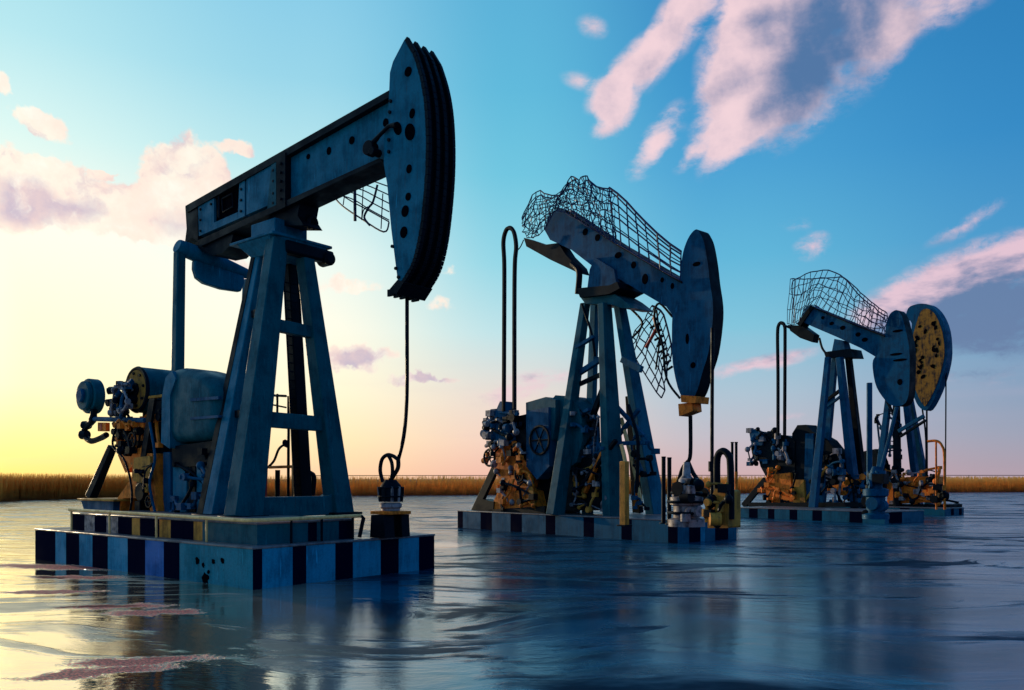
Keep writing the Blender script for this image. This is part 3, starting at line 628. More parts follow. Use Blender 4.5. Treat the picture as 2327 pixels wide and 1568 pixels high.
# maintenance basket hanging behind the head
m = MB(); yb = 1.1
def cg(pts, r=.014, sm=5): P = [F1.y(X, Y, yb) for X, Y in pts]; m.tube(smooth_path(P, sm) if sm else P, r, 5)
for k in range(5): cg([(752 + k * 14, 438 - k * 9), (800 + k * 12, 452 - k * 10), (840 + k * 8, 476 - k * 14), (884, 500 - k * 19)], .013)
cg([(752, 436), (775, 465), (820, 496), (872, 527), (884, 505)], .018); cg([(756, 430), (800, 458), (830, 474), (884, 504)])
cg([(806, 396), (807, 502)], .034, 0); cg([(858, 420), (848, 458), (838, 472), (828, 494), (840, 512)], .024); cg([(770, 416), (786, 436)], .02, 0); cg([(826, 410), (822, 500)], .012, 0); cg([(870, 440), (866, 520)], .012, 0)
cg([(786, 420), (780, 466)], .012, 0); cg([(836, 470), (826, 478), (822, 500)], .014)
m.build('maintenance_basket', WIRE, J1)
# equalizer, pitman arms
se = -2.95
EN = F1.x(408, 562, se); EF = F1.x(560, 622, se)
m = MB(); m.tube([EN + Vector((0, -.06, .02)), EN, EN + (EF - EN) * .3, EN + (EF - EN) * .6, EF], [.15, .17, .19, .17, .12], 14); m.build('equalizer', BLUE, J1, smooth=True)
m = MB(); a, b = F1.x(438, 598, se), F1.x(548, 632, se)
pl = [F1.x(*p, se) for p in ((438, 592), (550, 628), (551, 645), (543, 664), (500, 658), (460, 645), (443, 632), (437, 612))]
n_ = len(pl); m.add([(p.x - .06, p.y, p.z) for p in pl] + [(p.x + .1, p.y, p.z) for p in pl], [tuple(range(n_)), tuple(range(2 * n_ - 1, n_ - 1, -1))] + [(i, (i + 1) % n_, (i + 1) % n_ + n_, i + n_) for i in range(n_)])
m.build('equalizer_guard', BLUE, J1, bevel=.03)
m = MB(); m.prism(F1.poly([(436, 556), (530, 532), (524, 556), (505, 575), (480, 580)], -.3), -.3, .3); m.build('equalizer_bearing', DARK, J1, bevel=.02)
PB = F1.x(405, 1004, se); m = MB(); m.bar(EN + Vector((0, 0, -.1)), (PB.x - .1, PB.y + .02, PB.z), .2, .2, .24, .22, up=(0, 1, 0)); m.build('pitman_arm', TEAL, J1, bevel=.03)
m = MB(); q2 = EF + Vector((-.1, .1, -.1)); m.bar(q2, (q2.x - .3, q2.y, 2.6), .18, .18, .2, .2, up=(0, 1, 0)); m.build('pitman_arm', BLUE, J1, bevel=.03)
# counterweight casing, crank, gearbox
yc = -1.15
ol = round_poly(F1.poly([(384, 1000), (384, 905), (388, 868), (400, 846), (420, 836), (452, 841), (482, 852), (504, 868), (516, 890), (519, 925), (516, 965), (508, 990), (480, 1003), (430, 1006)], yc + .2), 2)
n_ = len(ol); ox = sum(p[0] for p in ol) / n_; oz = sum(p[1] for p in ol) / n_; m = MB(); rings = [(.70, -.03), (.84, .0), (.94, .08), (1.0, .24), (1.0, .78), (.94, .92), (.82, 1.0)]
vs = [(ox + (p[0] - ox) * k_, yc + dy_, oz + (p[1] - oz) * k_) for k_, dy_ in rings for p in ol]
m.add(vs, [tuple(range(n_)), tuple((len(rings) - 1) * n_ + k for k in range(n_))] + [(a * n_ + k, a * n_ + (k + 1) % n_, (a + 1) * n_ + (k + 1) % n_, (a + 1) * n_ + k) for a in range(len(rings) - 1) for k in range(n_)])
m.build('counterweight', TEAL, J1, smooth=True)
for Ya_, Yb_ in ((905, 912), (948, 954)):
    m = MB(); m.prism(F1.poly([(430, Ya_), (494, Ya_ - 5), (494, Yb_ - 5), (430, Yb_)], yc - .08), yc - .06, yc + .02); m.build('casing_rib', NAVY, J1, bevel=.01)
m = MB(); m.prism(F1.poly([(366, 1006), (368, 900), (376, 858), (390, 842), (399, 860), (386, 900), (386, 1020)], yc - .07), yc - .07, yc + .95); m.build('casing_rim', BLUE, J1, bevel=.03)
m = MB(); m.prism(F1.poly([(390, 1014), (500, 1000), (506, 1020), (500, 1056), (392, 1062)], yc + .05), yc + .05, yc + .8); m.build('crank_housing', DARK, J1, bevel=.03)
for Xa, Xb, mt in ((370, 386, NAVY), (392, 424, BLUE), (430, 444, DARK), (446, 476, BLUE), (480, 500, TEAL)):
    a = F1.y(Xa, 1040, yc + .1); b = F1.y(Xb, 1040, yc + .1); m = MB(); m.box((a.x, yc + .1, zf), (b.x, yc + .62, a.z + .12)); m.build('support_column', mt, J1, bevel=.02)
yg = -.95     # drum gearbox left of it
c0 = F1.y(314, 886, yg); e0 = F1.y(314, 834, yg); rr = e0.z - c0.z; x0 = c0.x
x1 = F1.y(372, 870, yg).x
m = MB(); m.tube([(c0.x, yg, c0.z), (c0.x, yg + .2, c0.z), (c0.x, yg + 1.35, c0.z)], [rr, rr, rr], 36); m.build('gearbox_drum', TEAL, J1, smooth=True)
m = MB(); m.disc((c0.x, yg - .03, c0.z), (0, 1, 0), rr * .86, .06, 36); m.build('drum_cover', FLAKE, J1, bevel=.01)
m = MB(); m.tube(arc((c0.x, yg - .02, c0.z), rr * .93, 0, 352, 40), .05, 6, closed=True); m.build('drum_rim', DARK, J1, smooth=True)
for k in range(8):
    a_ = R(45 * k + 10); m = MB(); m.disc((c0.x + rr * .72 * math.cos(a_), yg - .07, c0.z + rr * .72 * math.sin(a_)), (0, 1, 0), .035, .05, 6); m.build('bolt', DARK, J1)
m = MB(); m.disc((c0.x, yg - .07, c0.z), (0, 1, 0), rr * .3, .06, 24); m.build('drum_hub', DARK, J1, bevel=.01)
m = MB(); a = F1.y(322, 912, yg + .1); b = F1.y(368, 1185, yg + .1); m.box((a.x, yg + .1, zf), (b.x, yg + 1.0, a.z)); m.build('gearbox_case', DARK, J1, bevel=.04)
m = MB(); m.box((x0 - .1, yg - .02, a.z + .02), (x1, yg + .09, a.z + .08)); m.build('case_flange', OCHR, J1, bevel=.01)
# orange A-shaped pedestal
yo = -1.2
m = MB(); m.prism(F1.poly([(256, 1170), (268, 1130), (300, 1085), (300, 1032), (346, 1030), (350, 1090), (362, 1186), (344, 1186), (338, 1132), (280, 1132), (268, 1186), (256, 1186)], yo), yo, yo + .5)
m.build('motor_pedestal', ORNG, J1, bevel=.02)
m = MB(); m.prism(F1.poly([(304, 1040), (340, 1036), (344, 1088), (330, 1102), (302, 1092)], yo - .06), yo - .06, yo - .002); m.build('pedestal_panel', OCHR, J1, bevel=.03)
m = MB(); m.prism(F1.poly([(268, 1035), (264, 985), (276, 958), (316, 962), (328, 1020), (312, 1030), (300, 1060), (285, 1075)], yo + .1), yo + .1, yo + .55); m.build('engine_block', ORNG, J1, bevel=.04)
m = MB(); m.tube([F1.y(*q_, yo + .05) for q_ in ((258, 962), (290, 1000), (316, 1028))], .05)
for i in range(9):
    X, Y = random.uniform(255, 318), random.uniform(960, 1030); p = F1.y(X, Y, yo + .05)
    if i % 2: m.disc(p, (0, 1, 0), random.uniform(.05, .1), .2, 14)
    else: m.box((p.x - .08, p.y - .06, p.z - .05), (p.x + .08, p.y + .1, p.z + .05))
m.build('engine_fittings', DARK, J1, bevel=.01)
m = MB()
for i in range(12):
    X, Y = random.uniform(248, 300), random.uniform(870, 955); p = F1.y(X, Y, yo + .1)
    if i % 3: m.disc(p, ((i % 2), 1, .2), random.uniform(.05, .12), .22, 14)
    else: m.box((p.x - .1, p.y - .06, p.z - .09), (p.x + .1, p.y + .1, p.z + .09))
m.tube([F1.y(*p, yo + .1) for p in ((248, 882), (298, 880))], .035); m.tube([F1.y(*p, yo + .1) for p in ((268, 866), (268, 960))], .05)
m.tube([F1.y(*p, yo + .1) for p in ((282, 870), (283, 958))], .04)
m.build('valve_cluster', DARK, J1, bevel=.01)
m = MB(); m.tube([F1.y(*p, yo) for p in ((212, 952), (330, 955))], .055, 8); m.build('carrier_bar', NAVY, J1, smooth=True)
m = MB(); m.prism(F1.poly([(222, 960), (240, 960), (240, 980), (222, 980)], yo), yo, yo + .1); m.build('warning_plate', ORNG, J1)
m = MB(); m.prism(F1.poly([(223, 968), (231, 962), (231, 978)], yo - .01), yo - .012, yo - .002); m.build('warning_mark', RED, J1)
m = MB(); c_ = F1.y(200, 900, yo); m.disc(c_ + Vector((0, .1, 0)), (0, 1, 0), .42, .26, 32); m.disc(c_ + Vector((0, -.08, 0)), (0, 1, 0), .35, .12, 32); m.build('flywheel', TEAL, J1, bevel=.03)
m = MB(); m.disc(c_ + Vector((0, -.17, .0)), (0, 1, 0), .17, .1, 20); m.build('flywheel_hub', NAVY, J1, bevel=.03)
T1('flywheel_arm', [(214, 930), (210, 955), (196, 970), (190, 985), (205, 1002), (228, 996), (242, 988)], [.1, .09, .08, .08, .09, .1, .09, .08, .08, .08, .08, .08, .08] + [.07] * 24, DARK, yo, sm=6)
m = MB(); m.disc(F1.y(196, 966, yo), (1, .4, 0), .1, .2, 16); m.disc(F1.y(192, 988, yo), (1, .4, 0), .11, .2, 16); m.build('pulley', DARK, J1, bevel=.02)
m = MB(); m.bar(F1.y(206, 1132, yo + .1), F1.y(256, 1015, yo + .3), .24, .2, .18, .16, up=(0, 1, 0)); m.build('diagonal_brace', DARK, J1, bevel=.02)
m = MB(); a = F1.y(180, 1132, yo - .2); b = F1.y(262, 1140, yo - .2); m.box((a.x, yo - .25, a.z - .05), (b.x, yo + .8, a.z + .0)); m.build('shelf', OCHR, J1, bevel=.015)
m = MB(); m.prism(F1.poly([(184, 1137), (258, 1137), (256, 1176), (196, 1176)], yo - .15), yo - .15, yo + .7); m.build('tool_box', NAVY, J1, bevel=.03)
m = MB(); a = F1.y(300, 1150, yo); m.box((a.x, yo + .05, zf), (a.x + .25, yo + .4, a.z + .12)); m.build('junction_box', DARK, J1, bevel=.02)
# bridle cable
sr = F1.y(893, 664, -.3).x + .1
p0 = F1.y(926, 672, .0)
m = MB(); cab = [F1.y(*p, 0.0) for p in ((925, 660), (925, 760), (925, 880), (922, 950), (916, 1000), (905, 1045))]
m.tube(smooth_path(cab, 6), .034, 8); m.build('bridle_cable', DARK, J1, smooth=True)
m = MB(); m.tube(smooth_path([F1.y(*p, 0) for p in ((905, 1045), (893, 1036), (880, 1034), (868, 1044), (864, 1070), (870, 1095))], 4), .036, 7)
m.tube(smooth_path([F1.y(*p, 0) for p in ((905, 1045), (904, 1065), (890, 1088), (884, 1098))], 4), .04, 7)
m.tube(smooth_path([F1.y(*p, 0) for p in ((882, 1034), (890, 1050), (892, 1075), (888, 1095))], 4), .034, 7); m.build('cable_sling', DARK, J1, smooth=True)

# ------------------------------------------------------------------ wellhead at the nearest pumpjack
def lathe(m, c_, prof, n=20):
    vs = []; fs = []
    for r, z in prof:
        for k in range(n): a_ = 2 * math.pi * k / n; vs.append((c_[0] + r * math.cos(a_), c_[1] + r * math.sin(a_), z))
    for i in range(len(prof) - 1):
        for k in range(n): fs.append((i * n + k, i * n + (k + 1) % n, (i + 1) * n + (k + 1) % n, (i + 1) * n + k))
    fs.append(tuple(range(n))); fs.append(tuple((len(prof) - 1) * n + k for k in range(n))); m.add(vs, fs)
W1c = Vector(F1.y(888, 1130, 0)); WF = Frame((0, 0), A1)
WF.loc = Vector((F1.loc.x + A1.x * W1c.x, F1.loc.y + A1.y * W1c.x, 0)); WF = Frame((WF.loc.x, WF.loc.y), A1)
W1 = WF.empty('wellhead'); tag(W1, 'black ribbed wellhead on a two-legged stand with an orange plate, on the nearest base', 'wellhead', 'wellheads below the horse heads')
zz = lambda Y: WF.y(888, Y, 0).z
m = MB(); lathe(m, (0, 0), [(.10, zz(1090)), (.14, zz(1096)), (.19, zz(1104)), (.21, zz(1112)), (.205, zz(1126)), (.2, zz(1140))]); m.build('stuffing_box', DARK, W1, smooth=True)
for k in range(10):
    a_ = 2 * math.pi * k / 10; m = MB(); m.bar((.2 * math.cos(a_), .2 * math.sin(a_), zz(1140)), (.225 * math.cos(a_), .225 * math.sin(a_), zz(1106)), .035, .035); m.build('cage_rib', GREY if k % 3 == 0 else DARK, W1)
for Y in (1108, 1128):
    m = MB(); m.tube(arc((0, 0, zz(Y)), .225, 0, 345, 20, 0, 1), .016, 6, closed=True); m.build('cage_ring', DARK, W1)
m = MB(); lathe(m, (0, 0), [(.17, zz(1142)), (.2, zz(1145)), (.2, zz(1152)), (.17, zz(1156)), (.17, zz(1160))]); m.build('neck', GREY, W1, smooth=True)
m = MB(); m.box((-.26, -.26, zz(1168)), (.26, .26, zz(1161))); m.build('mounting_plate', ORNG, W1, bevel=.008)
for y_ in (-.19, .19):
    m = MB(); m.prism([(-.2, .665), (.2, .665), (.17, zz(1169)), (-.17, zz(1169))], y_ - .13 + (.04 if y_ > 0 else 0), y_ + .1); m.build('leg', DARK, W1, bevel=.015)

# ------------------------------------------------------------------ generic farther pumpjack
def wire_net(m, fr, top, base, y0, y1, rows, cols, jit, r):
    """net of wires between a top outline and a base line, both given as picture rows at matching fractions"""
    T_ = smooth_path([fr.y(X, Y, y0) for X, Y in top], 6); B_ = smooth_path([fr.y(X, Y, y0) for X, Y in base], 6)
    def samp(P, u):
        k = u * (len(P) - 1); i = min(int(k), len(P) - 2); return P[i] + (P[i + 1] - P[i]) * (k - i)
    grid = []
    for i in range(cols + 1):
        a, b = samp(T_, i / cols), samp(B_, i / cols); row = []
        for k in range(rows + 1):
            f = k / rows; p = a + (b - a) * f; j = jit * (1 if 0 < k < rows else .4)
            row.append(Vector((p.x + random.uniform(-j, j), y0 + (y1 - y0) * (.5 - abs(f - .5)) + random.uniform(-j, j), p.z + random.uniform(-j, j))))
        grid.append(row)
    for row in grid: m.tube(row, r, 4)
    for k in range(rows + 1): m.tube([row[k] for row in grid], r * (1.5 if k == 0 else 1), 4)

def far_jack(fr, D, label):
    J = fr.empty('pumpjack'); tag(J, label, 'pumpjack', 'oil pumpjacks in a row'); bw = D['bw']
    prs = lambda pts, y0, y1, name, mat, bev=.015, edge=None: (lambda m: (m.prism(fr.poly(pts, y0), y0, y1, 0, 1 if edge else 0), m.build(name, [mat, edge] if edge else mat, J, bevel=bev))[1])(MB())
    tb = lambda name, pts, r, mat=DARK, yv=0, sm=5, n=6: (lambda m, P: (m.tube(smooth_path(P, sm) if sm else P, r, n), m.build(name, mat, J, smooth=True))[1])(MB(), [fr.y(X, Y, yv) for X, Y in pts])
    prs(D['beam'], -bw, bw, 'walking_beam', NAVY)
    top, n_ = D['flange'], len(D['flange'])
    prs(top + [(X, Y + D['fh']) for X, Y in reversed(top)], -bw - .09, bw + .09, 'top_flange', DARK, .008)
    prs(round_poly(D['head']), -bw - .04, bw + .04, 'horse_head', NAVY, .03, DARK if not D.get('hface') else None)
    if D.get('hface'):
        prs(round_poly(D['hface']), -bw - .07, -bw - .03, 'face_plate', FLAKE, .01)
        for i in range(26):
            a_, r_ = random.uniform(0, 6.28), random.random() ** .5; X = D['hc'][0] + D['hc'][2] * r_ * math.cos(a_); Y = D['hc'][1] + D['hc'][3] * r_ * math.sin(a_)
            oval(fr, X, Y, random.uniform(2, 5.5), random.uniform(3, 7), -bw - .07, 'flaked_patch', J, HOLE, random.uniform(-1, 1))
    for X, Y, rx, ry in D['holes']: oval(fr, X, Y, rx, ry, -bw, 'access_hole', J, proud=.01)
    for X, Y, rx, ry in D['hholes']: oval(fr, X, Y, rx, ry, -bw - .04, 'access_hole', J, proud=.01)
    for pts, y0, y1, name, mat in D['plates']: prs(pts, y0, y1, name, mat)
    for i, (x0, y0, x1, y1, w0, w1, s0, s1, mat) in enumerate(D['legs']):
        a, b = fr.x(x0, y0, s0), fr.x(x1, y1, s1); b.z = D['zf']
        m = MB(); m.bar(a, b, w0, .24, w1, .34, up=(1, 0, 0)); m.build('leg', mat, J, bevel=.02)
    for pts, w_, yv, mat in D['braces']:
        m = MB(); m.bar(fr.y(*pts[0], yv), fr.y(*pts[1], yv), w_, .14, up=(0, 1, 0)); m.build('cross_brace', mat, J, bevel=.01)
    for name, pts, r, mat, yv in D['tubes']: tb(name, pts, r, mat, yv)
    for top, base, y0, y1, rows, cols, jit, r in D['nets']:
        m = MB(); wire_net(m, fr, top, base, y0, y1, rows, cols, jit, r); m.build('safety_net', WIRE, J)
    return J
# fine fittings over the nearest drive set
clutter(F1, J1, (250, 868, 300, 952), yo - .05, 12, .055, [DARK, NAVY, GREY], 'valve_cluster', 51)
clutter(F1, J1, (262, 962, 330, 1028), yo + .02, 14, .06, [ORNG, DARK], 'engine_fittings', 52)
clutter(F1, J1, (300, 1040, 350, 1120), yo - .12, 6, .045, [OCHR, DARK], 'engine_fittings', 53)
clutter(F1, J1, (322, 920, 366, 1020), yg, 9, .06, [DARK, ORNG], 'pipe_fittings', 54)
clutter(F1, J1, (392, 1020, 500, 1170), yc + .0, 12, .06, [DARK, NAVY], 'pipe_fittings', 55)
for X_, Y_, r_ in ((300, 1000, .16), (338, 1140, .12)):
    c_ = F1.y(X_, Y_, yo - .1); m = MB(); m.tube(arc(tuple(c_), r_, 0, 345, 20), .025, 6, closed=True)
    for a_ in (0, 60, 120): dx_, dz_ = r_ * math.cos(R(a_)), r_ * math.sin(R(a_)); m.tube([c_ - Vector((dx_, 0, dz_)), c_ + Vector((dx_, 0, dz_))], .015, 5)
    m.build('hand_wheel', DARK, J1)
T1('fuel_line', [(268, 960), (256, 1010), (285, 1050), (300, 1120), (292, 1180)], .025, DARK, yo - .12); T1('fuel_line', [(340, 960), (352, 1040), (340, 1100), (356, 1180)], .03, NAVY, yo - .1)
m = MB(); m.prism(F1.poly([(340, 905), (352, 905), (318, 1120), (308, 1118)], yo - .02), yo - .03, yo + .03); m.build('drive_belt', DARK, J1)
m = MB(); m.disc(F1.y(322, 1118, yo - .05), (0, 1, 0), .2, .12, 24); m.build('pulley', DARK, J1, bevel=.015)

# second pumpjack
A2 = Vector((.654, -.756)).normalized(); B2 = Vector((-A2.y, A2.x))
PF2 = Frame((4.42, 22.3), A2)
x2L = PF2.y(1040, 1190, 0).x
plinth('concrete_base', PF2, x2L, 0, 0, 2.7, -.05, .58,
       seg_near(PF2, [(1038, 1052, 1), (1092, 1118, 1), (1160, 1186, 1), (1240, 1262, 1), (1326, 1350, 1), (1412, 1436, 1), (1518, 1545, 1)]),
       seg_end(PF2, [(1566, 1592, 1), (1592, 1602, 2), (1625, 1655, 1)]), 'dark blue concrete base with sparse black stripes under the middle pumpjack', 'concrete base', G_PL, [CONN, CONK, CONB])
F2 = Frame((2.83, 25.97), A2)
D2_ = dict(bw=.2, zf=.6, fh=5,
  beam=[(1236, 520), (1246, 494), (1270, 471), (1290, 480), (1398, 555), (1545, 640), (1560, 700), (1528, 716), (1514, 697), (1395, 627), (1348, 606), (1299, 568), (1250, 545)],
  flange=[(1285, 476), (1398, 551), (1548, 639)],
  head=[(1583, 521), (1571, 530), (1559, 552), (1550, 585), (1545, 640), (1536, 700), (1528, 716), (1527, 790), (1531, 840), (1546, 896), (1570, 906), (1584, 888), (1596, 846), (1610, 800), (1619, 735), (1620, 690), (1613, 640), (1608, 596), (1600, 552), (1592, 532)],
  holes=[(1330, 527, 6, 8), (1358, 540, 6, 8), (1405, 580, 8, 7), (1440, 602, 6, 8), (1466, 634, 7, 12), (1505, 636, 4, 6), (1528, 650, 4, 7), (1384, 612, 6, 8)],
  hholes=[(1583, 600, 9, 5), (1575, 830, 6, 7), (1562, 770, 4, 12)],
  plates=[([(1340, 612), (1352, 585), (1395, 612), (1402, 655), (1334, 660)], -.3, .3, 'saddle_bearing', NAVY),
          ([(1310, 655), (1385, 648), (1402, 640), (1408, 655), (1384, 668), (1318, 676)], -.6, .5, 'tower_cap', DARK),
          ([(1316, 672), (1385, 662), (1412, 678), (1440, 700), (1412, 700), (1390, 692), (1330, 690)], -.45, .5, 'cap_block', TEAL),
          ([(1546, 898), (1582, 900), (1580, 916), (1548, 914)], -.3, .3, 'hanger_block', ORNG), ([(1541, 918), (1572, 914), (1574, 934), (1543, 946)], -.2, .22, 'hanger_clamp', ORNG),
          ([(1190, 540), (1238, 556), (1268, 552), (1286, 580), (1312, 606), (1318, 622), (1250, 590), (1196, 560)], -.22, .22, 'equalizer', DARK),
          ([(1195, 915), (1240, 902), (1262, 908), (1262, 960), (1256, 1000), (1196, 990)], -.9, -.3, 'gearbox_case', TEAL),
          ([(1196, 935), (1246, 925), (1248, 1060), (1220, 1090), (1196, 1060)], -1.0, -.5, 'belt_guard', NAVY),
          ([(1240, 925), (1262, 898), (1290, 900), (1310, 915), (1322, 950), (1324, 1000), (1310, 1050), (1270, 1080), (1232, 1060)], -.7, .1, 'counterweight', TEAL),
          ([(1215, 1060), (1330, 1040), (1366, 1060), (1372, 1160), (1215, 1160)], -.5, .4, 'crank_frame', DARK),
          ([(1118, 1052), (1128, 1030), (1180, 1030), (1208, 1068), (1200, 1108), (1150, 1112), (1128, 1080)], -.9, -.4, 'engine_block', ORNG),
          ([(1130, 1120), (1200, 1112), (1212, 1116), (1222, 1160), (1112, 1160)], -.95, -.3, 'motor_pedestal', ORNG),
          ([(1196, 1080), (1206, 1080), (1218, 1160), (1208, 1160)], -1.0, -.9, 'pedestal_strut', OCHR),
          ([(1080, 1150), (1094, 1134), (1122, 1140), (1120, 1168), (1084, 1168)], -1.0, -.6, 'brace_foot', DARK),
          ([(1120, 958), (1128, 930), (1136, 912), (1148, 912), (1152, 970), (1122, 972)], -.9, -.5, 'air_filter', NAVY),
          ([(1112, 990), (1120, 965), (1160, 962), (1168, 1000), (1150, 1012), (1118, 1010)], -.95, -.5, 'manifold', NAVY), ([(1122, 1002), (1158, 1002), (1162, 1036), (1124, 1036)], -.85, -.5, 'engine_head', ORNG),
          ([(1158, 950), (1200, 940), (1204, 1070), (1172, 1062), (1160, 1010)], -.85, -.4, 'engine_casing', DARK),
          ([(1110, 1168), (1238, 1168), (1238, 1150), (1110, 1158)], -1.0, .6, 'skid_rail', DARK)],
  legs=[(1330, 690, 1262, 1190, .24, .5, -.6, -.9, TEAL), (1352, 690, 1335, 900, .2, .2, -.6, -.6, BLUE),
        (1374, 690, 1398, 1190, .38, .78, .45, .8, TEAL), (1408, 694, 1492, 1190, .32, .66, .45, .8, BLUE), (1430, 900, 1450, 1190, .16, .2, -.4, -.6, DARK)],
  braces=[(((1300, 858), (1372, 812)), .16, -.4, NAVY), (((1306, 878), (1368, 850)), .12, -.4, DARK), (((1372, 880), (1330, 990)), .16, -.4, DARK), (((1270, 1060), (1380, 1010)), .16, -.5, NAVY),
          (((1284, 960), (1340, 930)), .1, -.6, NAVY), (((1310, 790), (1350, 765)), .1, -.5, NAVY), (((1380, 900), (1462, 990)), .1, .1, NAVY), (((1452, 930), (1390, 1010)), .1, .1, NAVY), (((1384, 1008), (1470, 1006)), .12, -.2, NAVY), (((1330, 1016), (1400, 1008)), .08, -.2, NAVY), (((1414, 816), (1458, 840)), .2, .2, BLUE), (((1078, 1166), (1132, 1052)), .3, -.8, DARK),
          (((1400, 1000), (1310, 1120)), .1, -.6, DARK), (((1300, 1060), (1395, 1062)), .12, -.3, NAVY), (((1330, 1120), (1372, 1020)), .08, -.6, ORNG)],
  tubes=[('pitman_arm', [(1145, 935), (1146, 700), (1146, 600), (1144, 550), (1150, 524), (1159, 518), (1168, 528), (1173, 560), (1170, 600), (1169, 700), (1169, 940)], .075, DARK, -.9),
         ('equalizer_strap', [(1190, 545), (1182, 562), (1172, 572)], .02, DARK, -.4), ('equalizer_arm', [(1300, 598), (1316, 618), (1313, 668)], .1, DARK, -.3),
         ('polished_rod', [(1569, 945), (1569, 1030), (1563, 1050)], .06, DARK, 0), ('cable_sling', [(1563, 1048), (1575, 1075), (1590, 1100), (1594, 1140)], .06, DARK, 0), ('cable_sling', [(1563, 1048), (1550, 1066), (1540, 1100)], .05, DARK, 0),
         ('hose', [(1338, 980), (1352, 930), (1376, 870), (1374, 820)], .09, DARK, -.3), ('hose', [(1356, 950), (1330, 985), (1315, 1000)], .1, DARK, -.4), ('pipe_run', [(1426, 1170), (1422, 1060), (1412, 1010)], .06, YELL, -.6),
         ('pipe_run', [(1446, 1120), (1450, 1010), (1440, 960), (1428, 920)], .05, DARK, -.3), ('brace_rod', [(1412, 950), (1444, 1080), (1458, 1150)], .06, YELL, .1), ('brace_rod', [(1440, 1150), (1452, 1080)], .05, ORNG, .1),
         ('conduit', [(1322, 690), (1345, 760), (1352, 810)], .04, DARK, -.5), ('walkway_rail', [(1432, 700), (1460, 735), (1434, 770)], .035, DARK, .8)],
  nets=[([(1186, 496), (1215, 436), (1250, 444), (1276, 440), (1298, 402), (1316, 408), (1332, 401), (1352, 424), (1388, 430)], [(1198, 540), (1224, 536), (1245, 510), (1262, 480), (1290, 486), (1320, 504), (1345, 520), (1372, 536), (1398, 552)], -.45, -.6, 9, 30, .07, .015),
        ([(1190, 500), (1222, 446), (1250, 452), (1280, 430), (1300, 410), (1320, 420), (1340, 408), (1360, 430), (1390, 436)], [(1210, 540), (1228, 534), (1250, 504), (1266, 478), (1290, 484), (1320, 500), (1345, 516), (1372, 530), (1398, 546)], .4, .6, 8, 26, .10, .013),
        ([(1384, 426), (1412, 446), (1440, 476), (1470, 508), (1510, 545), (1548, 572)], [(1396, 552), (1418, 562), (1448, 582), (1480, 600), (1515, 620), (1545, 636)], -.5, -.5, 4, 7, .015, .022),
        ([(1384, 432), (1412, 456), (1440, 486), (1470, 518), (1510, 553), (1548, 578)], [(1400, 552), (1420, 562), (1450, 582), (1482, 600), (1515, 620), (1545, 636)], .5, .5, 3, 7, .02, .016),
        ([(1482, 694), (1508, 716), (1528, 800)], [(1430, 780), (1455, 832), (1502, 905)], 1.0, 1.0, 6, 8, .045, .022)])
J2 = far_jack(F2, D2_, 'middle blue oil pumpjack with a bristling wire safety net over its tilted beam')
clutter(F2, J2, (1100, 935, 1185, 995), -.95, 14, .085, [NAVY, DARK, GREY], 'valve_cluster', 3)
clutter(F2, J2, (1100, 1005, 1190, 1055), -.98, 13, .08, [DARK, GREY, ORNG], 'valve_cluster', 4)
clutter(F2, J2, (1128, 1060, 1215, 1160), -1.0, 14, .075, [ORNG, DARK, GREY], 'engine_fittings', 5)
clutter(F2, J2, (1290, 930, 1372, 1060), -.6, 14, .07, [DARK, NAVY, GREY], 'engine_fittings', 6)
clutter(F2, J2, (1300, 1060, 1380, 1165), -.7, 12, .06, [DARK, GREY, OCHR], 'pipe_fittings', 7)
clutter(F2, J2, (1430, 990, 1490, 1160), 0, 8, .07, [NAVY, DARK], 'pipe_fittings', 8)
for X_, Y_, r_ in ((1112, 1040, .28), (1180, 1080, .2), (1226, 1000, .45)):
    c_ = F2.y(X_, Y_, -1.05); m = MB(); m.tube(arc(tuple(c_), r_, 0, 345, 22), .04, 6, closed=True)
    for a_ in (0, 60, 120): dx_, dz_ = r_ * math.cos(R(a_)), r_ * math.sin(R(a_)); m.tube([c_ - Vector((dx_, 0, dz_)), c_ + Vector((dx_, 0, dz_))], .025, 5)
    m.build('pulley', DARK, J2)
m = MB()
for k in range(8): m.tube([F2.y(1478 + k * 5, 745 + k * 14, 1.0), F2.y(1500 + k * 4, 735 + k * 14, 1.0)], .04, 5)
m.tube([F2.y(*p, 1.0) for p in ((1492, 705), (1500, 770), (1490, 840))], .03, 5); m.build('basket_rungs', DARK, J2)
m = MB(); m.tube([F2.y(*p, .98) for p in ((1478, 772), (1492, 745), (1486, 720))], .05, 6); m.tube([F2.y(*p, .98) for p in ((1468, 790), (1490, 750))], .05, 6); m.build('basket_hinge', RED, J2)
m = MB(); m.tube(smooth_path([F2.y(*p, .8) for p in ((1528, 720), (1500, 690), (1488, 705), (1490, 740), (1505, 780), (1515, 860), (1545, 905))], 5), .035, 6); m.build('basket_cable', DARK, J2)
# yellow guard post
m = MB(); p = F2.z(1419, 1196, .62); q = Frame((0, 0), A2)
GP = Frame((F2.loc.x + A2.x * p.x + B2.x * p.y, F2.loc.y + A2.y * p.x + B2.y * p.y), A2)
g1 = GP.empty('guard_post'); tag(g1, 'tall ochre yellow post at the near edge of the middle base', 'post')
ht = GP.y(1419, 1048, 0).z; m.box((-.09, -.07, .62), (.09, .07, ht)); m.build('shaft', OCHR, g1, bevel=.015)
m = MB(); m.box((-.14, -.12, .622), (.14, .12, .66)); m.build('foot_plate', DARK, g1, bevel=.01)

